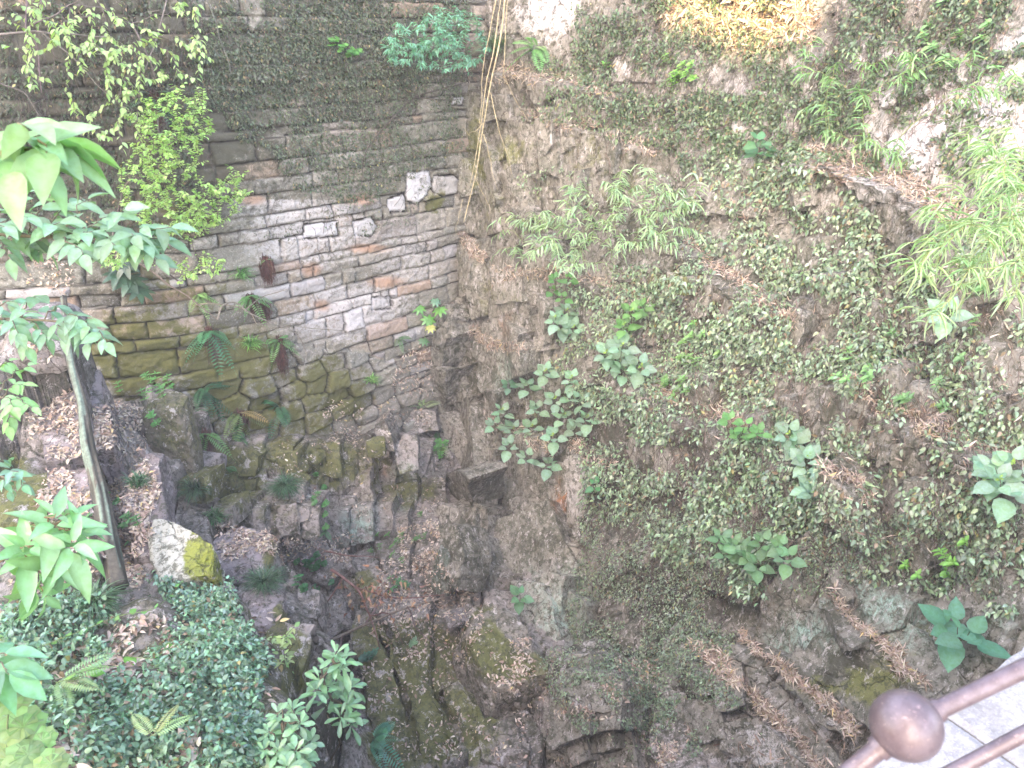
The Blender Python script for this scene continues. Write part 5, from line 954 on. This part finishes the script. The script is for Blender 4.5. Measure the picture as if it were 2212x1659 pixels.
for pts, rr in (([(1100, -120, 7.6), (1085, 60, 7.7), (1060, 190, 7.9), (1045, 290, 8.1), (1025, 380, 8.2), (1008, 450, 8.3), (1002, 480, 8.3)], 1.2), ([(1096, -120, 7.7), (1070, 80, 7.8), (1050, 200, 8), (1030, 330, 8.2), (1015, 400, 8.2)], 1), ([(1090, -80, 7.7), (1060, 60, 7.8), (1045, 160, 8.0), (1035, 270, 8.1)], .8), ([(1102, -100, 7.5), (1090, 110, 7.7), (1100, 190, 7.8), (1140, 260, 8)], .6),
                ([(1060, 200, 7.9), (1080, 290, 8), (1100, 350, 8.1), (1110, 390, 8.2)], .6), ([(1045, 290, 8.1), (1060, 350, 8.1), (1075, 410, 8.2)], .5), ([(1155, -60, 7.8), (1170, 60, 7.9), (1165, 90, 8)], .5), ([(1045, 265, 8.1), (1015, 290, 8.1), (1000, 275, 8.1)], .4), ([(1025, 380, 8.2), (1045, 420, 8.2), (1060, 460, 8.3)], .4), ([(1000, 430, 8.3), (990, 470, 8.3), (985, 510, 8.3)], .4)):
    tube(yl, wob(spline([at(*p) for p in pts], 7), .02, R.random()*9), .0085*rr, .003*rr, (.5, .41, .24), 6)
tag(yl.build('hanging_shoots', M_TWIG, loc=base), 'bundle of long yellow leafless shoots hanging down over the cliff corner', 'vine')
cn = Acc(); tube(cn, spline([at(1800, 100, 8.6), at(1900, 210, 8.3), at(1990, 310, 8), at(2060, 385, 7.7), at(2110, 470, 7.4)], 8), .011, .006, (.36, .42, .12), 6)
tag(cn.build('bamboo_cane', M_TWIG, loc=at(2110, 470, 7.4)), 'bare yellow-green bamboo cane slanting across the pale upper rock', 'bamboo')
cn = Acc(); tube(cn, wob(spline([at(1590, -20, 9.4), at(1575, 100, 9.3), at(1560, 190, 9.2), at(1550, 260, 9.2)], 6), .02), .007, .003, (.3, .24, .16), 5)
tag(cn.build('hanging_vine', M_TWIG, loc=at(1590, -20, 9.4)), 'single thin vine hanging straight down left of the sun patch', 'vine')
# ------------------------------------------------------------------ railing and the paved edge by the viewer
def metal():
    m, nt, b, out = newmat('weathered_brown_steel'); g = NT(nt); co = g.n('ShaderNodeTexCoord').outputs['Object']
    c = g.mix(g.ramp(g.noise(co, 30, 6, .7), .35, .7), (.10, .07, .075), (.17, .13, .14)); c = g.mix(g.ramp(g.noise(co, 160, 4, .7), .58, .68), c, (.27, .19, .18))
    g.l(c, b.inputs['Base Color']); b.inputs['Metallic'].default_value = .2; b.inputs['Roughness'].default_value = .42
    b.inputs['Coat Weight'].default_value = .25; b.inputs['Coat Roughness'].default_value = .3
    bp = g.n('ShaderNodeBump'); bp.inputs['Strength'].default_value = .15; bp.inputs['Distance'].default_value = .002; g.l(g.noise(co, 220, 4), bp.inputs['Height']); g.l(bp.outputs[0], b.inputs['Normal']); return m
M_MET = metal()
def cyl(name, A, B, r, parent, n=32, label=None):
    A, B = np.array(A), np.array(B); a = Acc(); P = A+(B-A)*np.linspace(0, 1, 8)[:, None]; tube(a, P, r, r, (.2, .1, .08), n); return mesh_np(name, np.concatenate(a.V), np.concatenate(a.F4), M_MET, parent)
BC = at(1957, 1567, 1.03); rd = nrm(at(2150, 1474, 1.035)-BC)
rail = empty('railing', BC-np.array([0, 0, .9]), 'brown steel railing with a round ball joint crossing the bottom right corner', 'railing')
cyl('top_rail', BC, BC+rd*1.6, .0122, rail); r2 = nrm(at(1852, 1655, 1.04)-BC); cyl('top_rail', BC, BC+r2*.6, .0132, rail)
a_ = np.linspace(0, math.pi, 33); b_ = np.arange(64)/64*2*math.pi; Vb = np.stack([np.sin(a_)[:, None]*np.cos(b_), np.sin(a_)[:, None]*np.sin(b_), np.cos(a_)[:, None]*np.ones(64)], -1).reshape(-1, 3)*.0455+BC
fb = np.array([(i*64+j, (i+1)*64+j, (i+1)*64+(j+1) % 64, i*64+(j+1) % 64) for i in range(32) for j in range(64)]); mesh_np('ball_joint', Vb, fb, M_MET, rail)
L0 = at(2080, 1655, 1.22); L1 = at(2212, 1585, 1.21); ld = nrm(L1-L0); cyl('lower_rail', L0-ld*.8, L0+ld*1.5, .0115, rail)
pp = BC+rd*1.45; cyl('post', pp+[0, 0, .03], [pp[0], pp[1], -1.5], .02, rail)
col_ = Acc(); cw = BC+r2*.043; tube(col_, np.array([cw-r2*.006, cw-r2*.001, cw+r2*.004, cw+r2*.008]), .0175, .0165, (.2, .1, .08), 32); mesh_np('weld_collar', np.concatenate(col_.V), np.concatenate(col_.F4), M_MET, rail)
col_ = Acc(); cw = BC+rd*.044; tube(col_, np.array([cw-rd*.006, cw-rd*.001, cw+rd*.003, cw+rd*.006]), .0165, .0155, (.2, .1, .08), 32); mesh_np('weld_collar', np.concatenate(col_.V), np.concatenate(col_.F4), M_MET, rail)
def granite():
    m, nt, b, out = newmat('granite_paving'); g = NT(nt); co = g.n('ShaderNodeTexCoord').outputs['Object']
    c = g.mix(g.ramp(g.noise(co, 45, 7, .75), .4, .6), (.19, .18, .185), (.3, .285, .29)); c = g.mix(g.ramp(g.noise(co, 160, 4, .6), .55, .65), c, (.37, .355, .36)); c = g.mix(g.math('MULTIPLY', g.ramp(g.noise(co, 7, 7, .75, .5), .5, .62), .45), c, (.13, .12, .11)); c = g.mix(g.ramp(g.noise(co, 2, 5), .4, .7), c, g.mix(.4, c, (.3, .29, .27)))
    g.l(c, b.inputs['Base Color']); b.inputs['Roughness'].default_value = .8
    bp = g.n('ShaderNodeBump'); bp.inputs['Strength'].default_value = .4; bp.inputs['Distance'].default_value = .004; g.l(g.noise(co, 90, 6), bp.inputs['Height']); g.l(bp.outputs[0], b.inputs['Normal']); return m
M_GR = granite()
ea = at(1950, 1655, 1.75); eb = at(2212, 1450, 2.0); ed = eb-ea; ed[2] = 0; ed = nrm(ed); en = np.array([ed[1], -ed[0], 0]); O = np.array([ea[0], ea[1], 0])-en*.05
ja = at(2080, 1560, 1.85); j0 = (ja-O)@ed; ledge = []
widths = [(j0-2.4, j0-1.2), (j0-1.195, j0-.006), (j0, j0+1.15), (j0+1.156, j0+2.2), (j0+2.206, j0+3.2)]
for i, (a, b) in enumerate(widths):
    nx, ny = 60, 34; A, B = np.meshgrid(np.linspace(a, b, nx), np.linspace(0, .62, ny), indexing='ij'); V = np.zeros((nx, ny, 3))
    e = .018*fbm(A*9, A*0, 5, 4)*(B < .02); V[:] = O+A[..., None]*ed+(B+e)[..., None]*en
    V[..., 2] = -1.5+.0025*fbm(A*14, B*14, 4, 4)-.008*np.exp(-np.minimum(B, np.minimum(A-a, b-A))/.008)
    Vt = V.reshape(-1, 3); Vb_ = Vt.copy(); Vb_[:, 2] = -1.66; F_ = grid_faces(nx, ny); rim = []
    bd = [i*ny for i in range(nx)]+[(nx-1)*ny+j for j in range(1, ny)]+[i*ny+ny-1 for i in range(nx-2, -1, -1)]+[j for j in range(ny-2, 0, -1)]
    rim = [(bd[k], bd[k]+nx*ny, bd[(k+1) % len(bd)]+nx*ny, bd[(k+1) % len(bd)]) for k in range(len(bd))]
    ledge.append(mesh_np('paving', np.vstack([Vt, Vb_]), [np.vstack([F_, F_[:, ::-1]+nx*ny, np.array(rim)])], M_GR, smooth=False, loc=O+ed*(a+b)/2+[0, 0, -1.5])); tag(ledge[-1], kind='structure')
# ground the viewer stands on, and the retaining wall under the paved edge
c0 = O+ed*-2.6+en*.63; c1 = O+ed*3.4+en*.63; nx, ny = 60, 40; A, B = np.meshgrid(np.linspace(-2.6, 3.4, nx), np.linspace(.63, 4, ny), indexing='ij'); V = O+A[..., None]*ed+B[..., None]*en; V[..., 2] = -1.52+.006*fbm(A*6, B*6, 2, 4)
tag(mesh_np('path', V.reshape(-1, 3), grid_faces(nx, ny), M_GR, smooth=False, loc=(1, -1, -1.5)), kind='structure')
nx, ny = 90, 120; A, B = np.meshgrid(np.linspace(-2.6, 3.4, nx), np.linspace(-6.5, -1.66, ny), indexing='ij'); V = O+A[..., None]*ed+(.05+.1*(B+1.66)*.6+facet(A, B, .4, .25, .03, .2, 8, .03)[0])[..., None]*en; V[..., 2] = B
z_ = np.zeros(nx*ny); o = mesh_np('retaining_wall', V.reshape(-1, 3), grid_faces(nx, ny), M_FLOOR, attrs=dict(cell=z_, moss=z_+.3, pale=z_, dark=z_+.2, orange=z_, mint=z_), smooth=False, loc=(1, 1.2, -6.5)); tag(o, 'mossy rubble retaining wall under the paved edge by the viewer', 'wall')
# ------------------------------------------------------------------ camera, light
cam = bpy.data.cameras.new('camera'); co = bpy.data.objects.new('camera', cam); COL.objects.link(co)
cam.sensor_width = 36; cam.lens = 36*F/2212; cam.clip_end = 2000; cam.clip_start = .05
co.rotation_euler = (math.pi/2-TH, 0, 0); bpy.context.scene.camera = co
cam.dof.use_dof = True; cam.dof.focus_distance = 7.5; cam.dof.aperture_fstop = 7
SUN = nrm(np.array([-.42, -.68, .60]))
w = bpy.data.worlds.new('World'); bpy.context.scene.world = w; w.use_nodes = True; nt = w.node_tree
sky = nt.nodes.new('ShaderNodeTexSky'); sky.sky_type = 'NISHITA'; sky.sun_disc = False
sky.sun_elevation = math.asin(SUN[2]); sky.sun_rotation = math.atan2(SUN[0], SUN[1]); sky.dust_density = 3; sky.ozone_density = .6
bg = nt.nodes['Background']; wm = nt.nodes.new('ShaderNodeMix'); wm.data_type = 'RGBA'; wm.blend_type = 'MULTIPLY'; wm.inputs[0].default_value = 1; wm.inputs[7].default_value = (1.08, 1, .93, 1); nt.links.new(sky.outputs[0], wm.inputs[6]); nt.links.new(wm.outputs[2], bg.inputs[0]); bg.inputs[1].default_value = .15
sl = bpy.data.lights.new('sun', 'SUN'); sl.energy = 3.2; sl.angle = math.radians(.5); sl.color = (1, .72, .28); so = bpy.data.objects.new('sun', sl); COL.objects.link(so)
so.rotation_euler = Vector(SUN).to_track_quat('Z', 'Y').to_euler()
# unseen ridge added to shade the pit, notched to let the sun patch in
hz = nrm(np.array([SUN[0], SUN[1]])); lat = np.array([-hz[1], hz[0]]); TS = SUN[2]/math.hypot(SUN[0], SUN[1]); DIST = 45.
def on_blocker(P): d = DIST-(P[:2]@hz); return P[:2]@lat, P[2]+d*TS
pb = [on_blocker(hit(a, b)[0]) for a, b in ((1440, 40), (1530, 75), (1620, 112), (1700, 90), (1765, 20))]
wx = [p[0] for p in pb]; wz = [p[1] for p in pb]; o_ = np.argsort(wx); wx = np.array(wx)[o_]; wz = np.array(wz)[o_]
allw = [on_blocker(at(a, b, k)) for a in (-500, 2700) for b in (-300, 1700) for k in (2, 14)]
wmin, wmax = min(p[0] for p in allw)-3, max(p[0] for p in allw)+3; ztop = max(p[1] for p in allw)+2
gw = np.arange(wmin, wmax, .08); gh = np.linspace(0, 1, 60)
Hh = np.interp(gw, wx, wz); pad = .25; d_ = np.maximum(np.maximum(wx[0]-gw, gw-wx[-1]), 0)
Hp = np.where(d_ > 0, ztop, Hh); Hp = Hp+.22*fbm(gw*1.3, gw*0+2, 5, 4)
A, B = np.meshgrid(np.arange(len(gw)), gh, indexing='ij'); wv_ = gw[A]; zz = -10+(Hp[A]+10)*B
off = DIST+(1-B)*-12*0+6*(1-B)**1.5*-1+.3*fbm(wv_, zz, 8, 4)*(B < 1)
HP = np.stack([hz[0]*off+lat[0]*wv_, hz[1]*off+lat[1]*wv_, zz], -1)
M_BLOCKER, ht, hb, _ = newmat('sun_blocker_green'); hb.inputs['Base Color'].default_value = (.06, .09, .04, 1); hb.inputs['Roughness'].default_value = 1
g_ = NT(ht); g_.l(g_.mix(g_.noise(g_.n('ShaderNodeTexCoord').outputs['Object'], .8, 6), (.03, .05, .02), (.1, .13, .05)), hb.inputs['Base Color'])
tag(mesh_np('sun_blocker', HP.reshape(-1, 3), grid_faces(len(gw), 60), M_BLOCKER, smooth=False), kind='structure')
sc = bpy.context.scene; sc.view_settings.view_transform = 'Standard'; sc.view_settings.look = 'None'; sc.view_settings.gamma = 1; sc.view_settings.exposure = 3.4
sc.cycles.max_bounces = 5; sc.cycles.diffuse_bounces = 3; sc.cycles.use_denoising = True


hm = bpy.data.materials.new('veil_volume'); hm.use_nodes = True; hn = hm.node_tree; hn.nodes.clear(); ho = hn.nodes.new('ShaderNodeOutputMaterial'); hv = hn.nodes.new('ShaderNodeVolumePrincipled'); hn.links.new(hv.outputs[0], ho.inputs['Volume'])
hv.inputs['Color'].default_value = (.97, .93, .95, 1); hv.inputs['Density'].default_value = .0045  # volume added in place of lens veil, to lift the dark tones
bx = np.array([(x, y, z) for x in (-11, 9) for y in (-6, 15) for z in (-10.2, 4.4)], float)
ho_ = mesh_np('veil_volume', bx, np.array([(0, 1, 3, 2), (4, 6, 7, 5), (0, 4, 5, 1), (2, 3, 7, 6), (0, 2, 6, 4), (1, 5, 7, 3)]), hm, smooth=False); tag(ho_, kind='stuff')
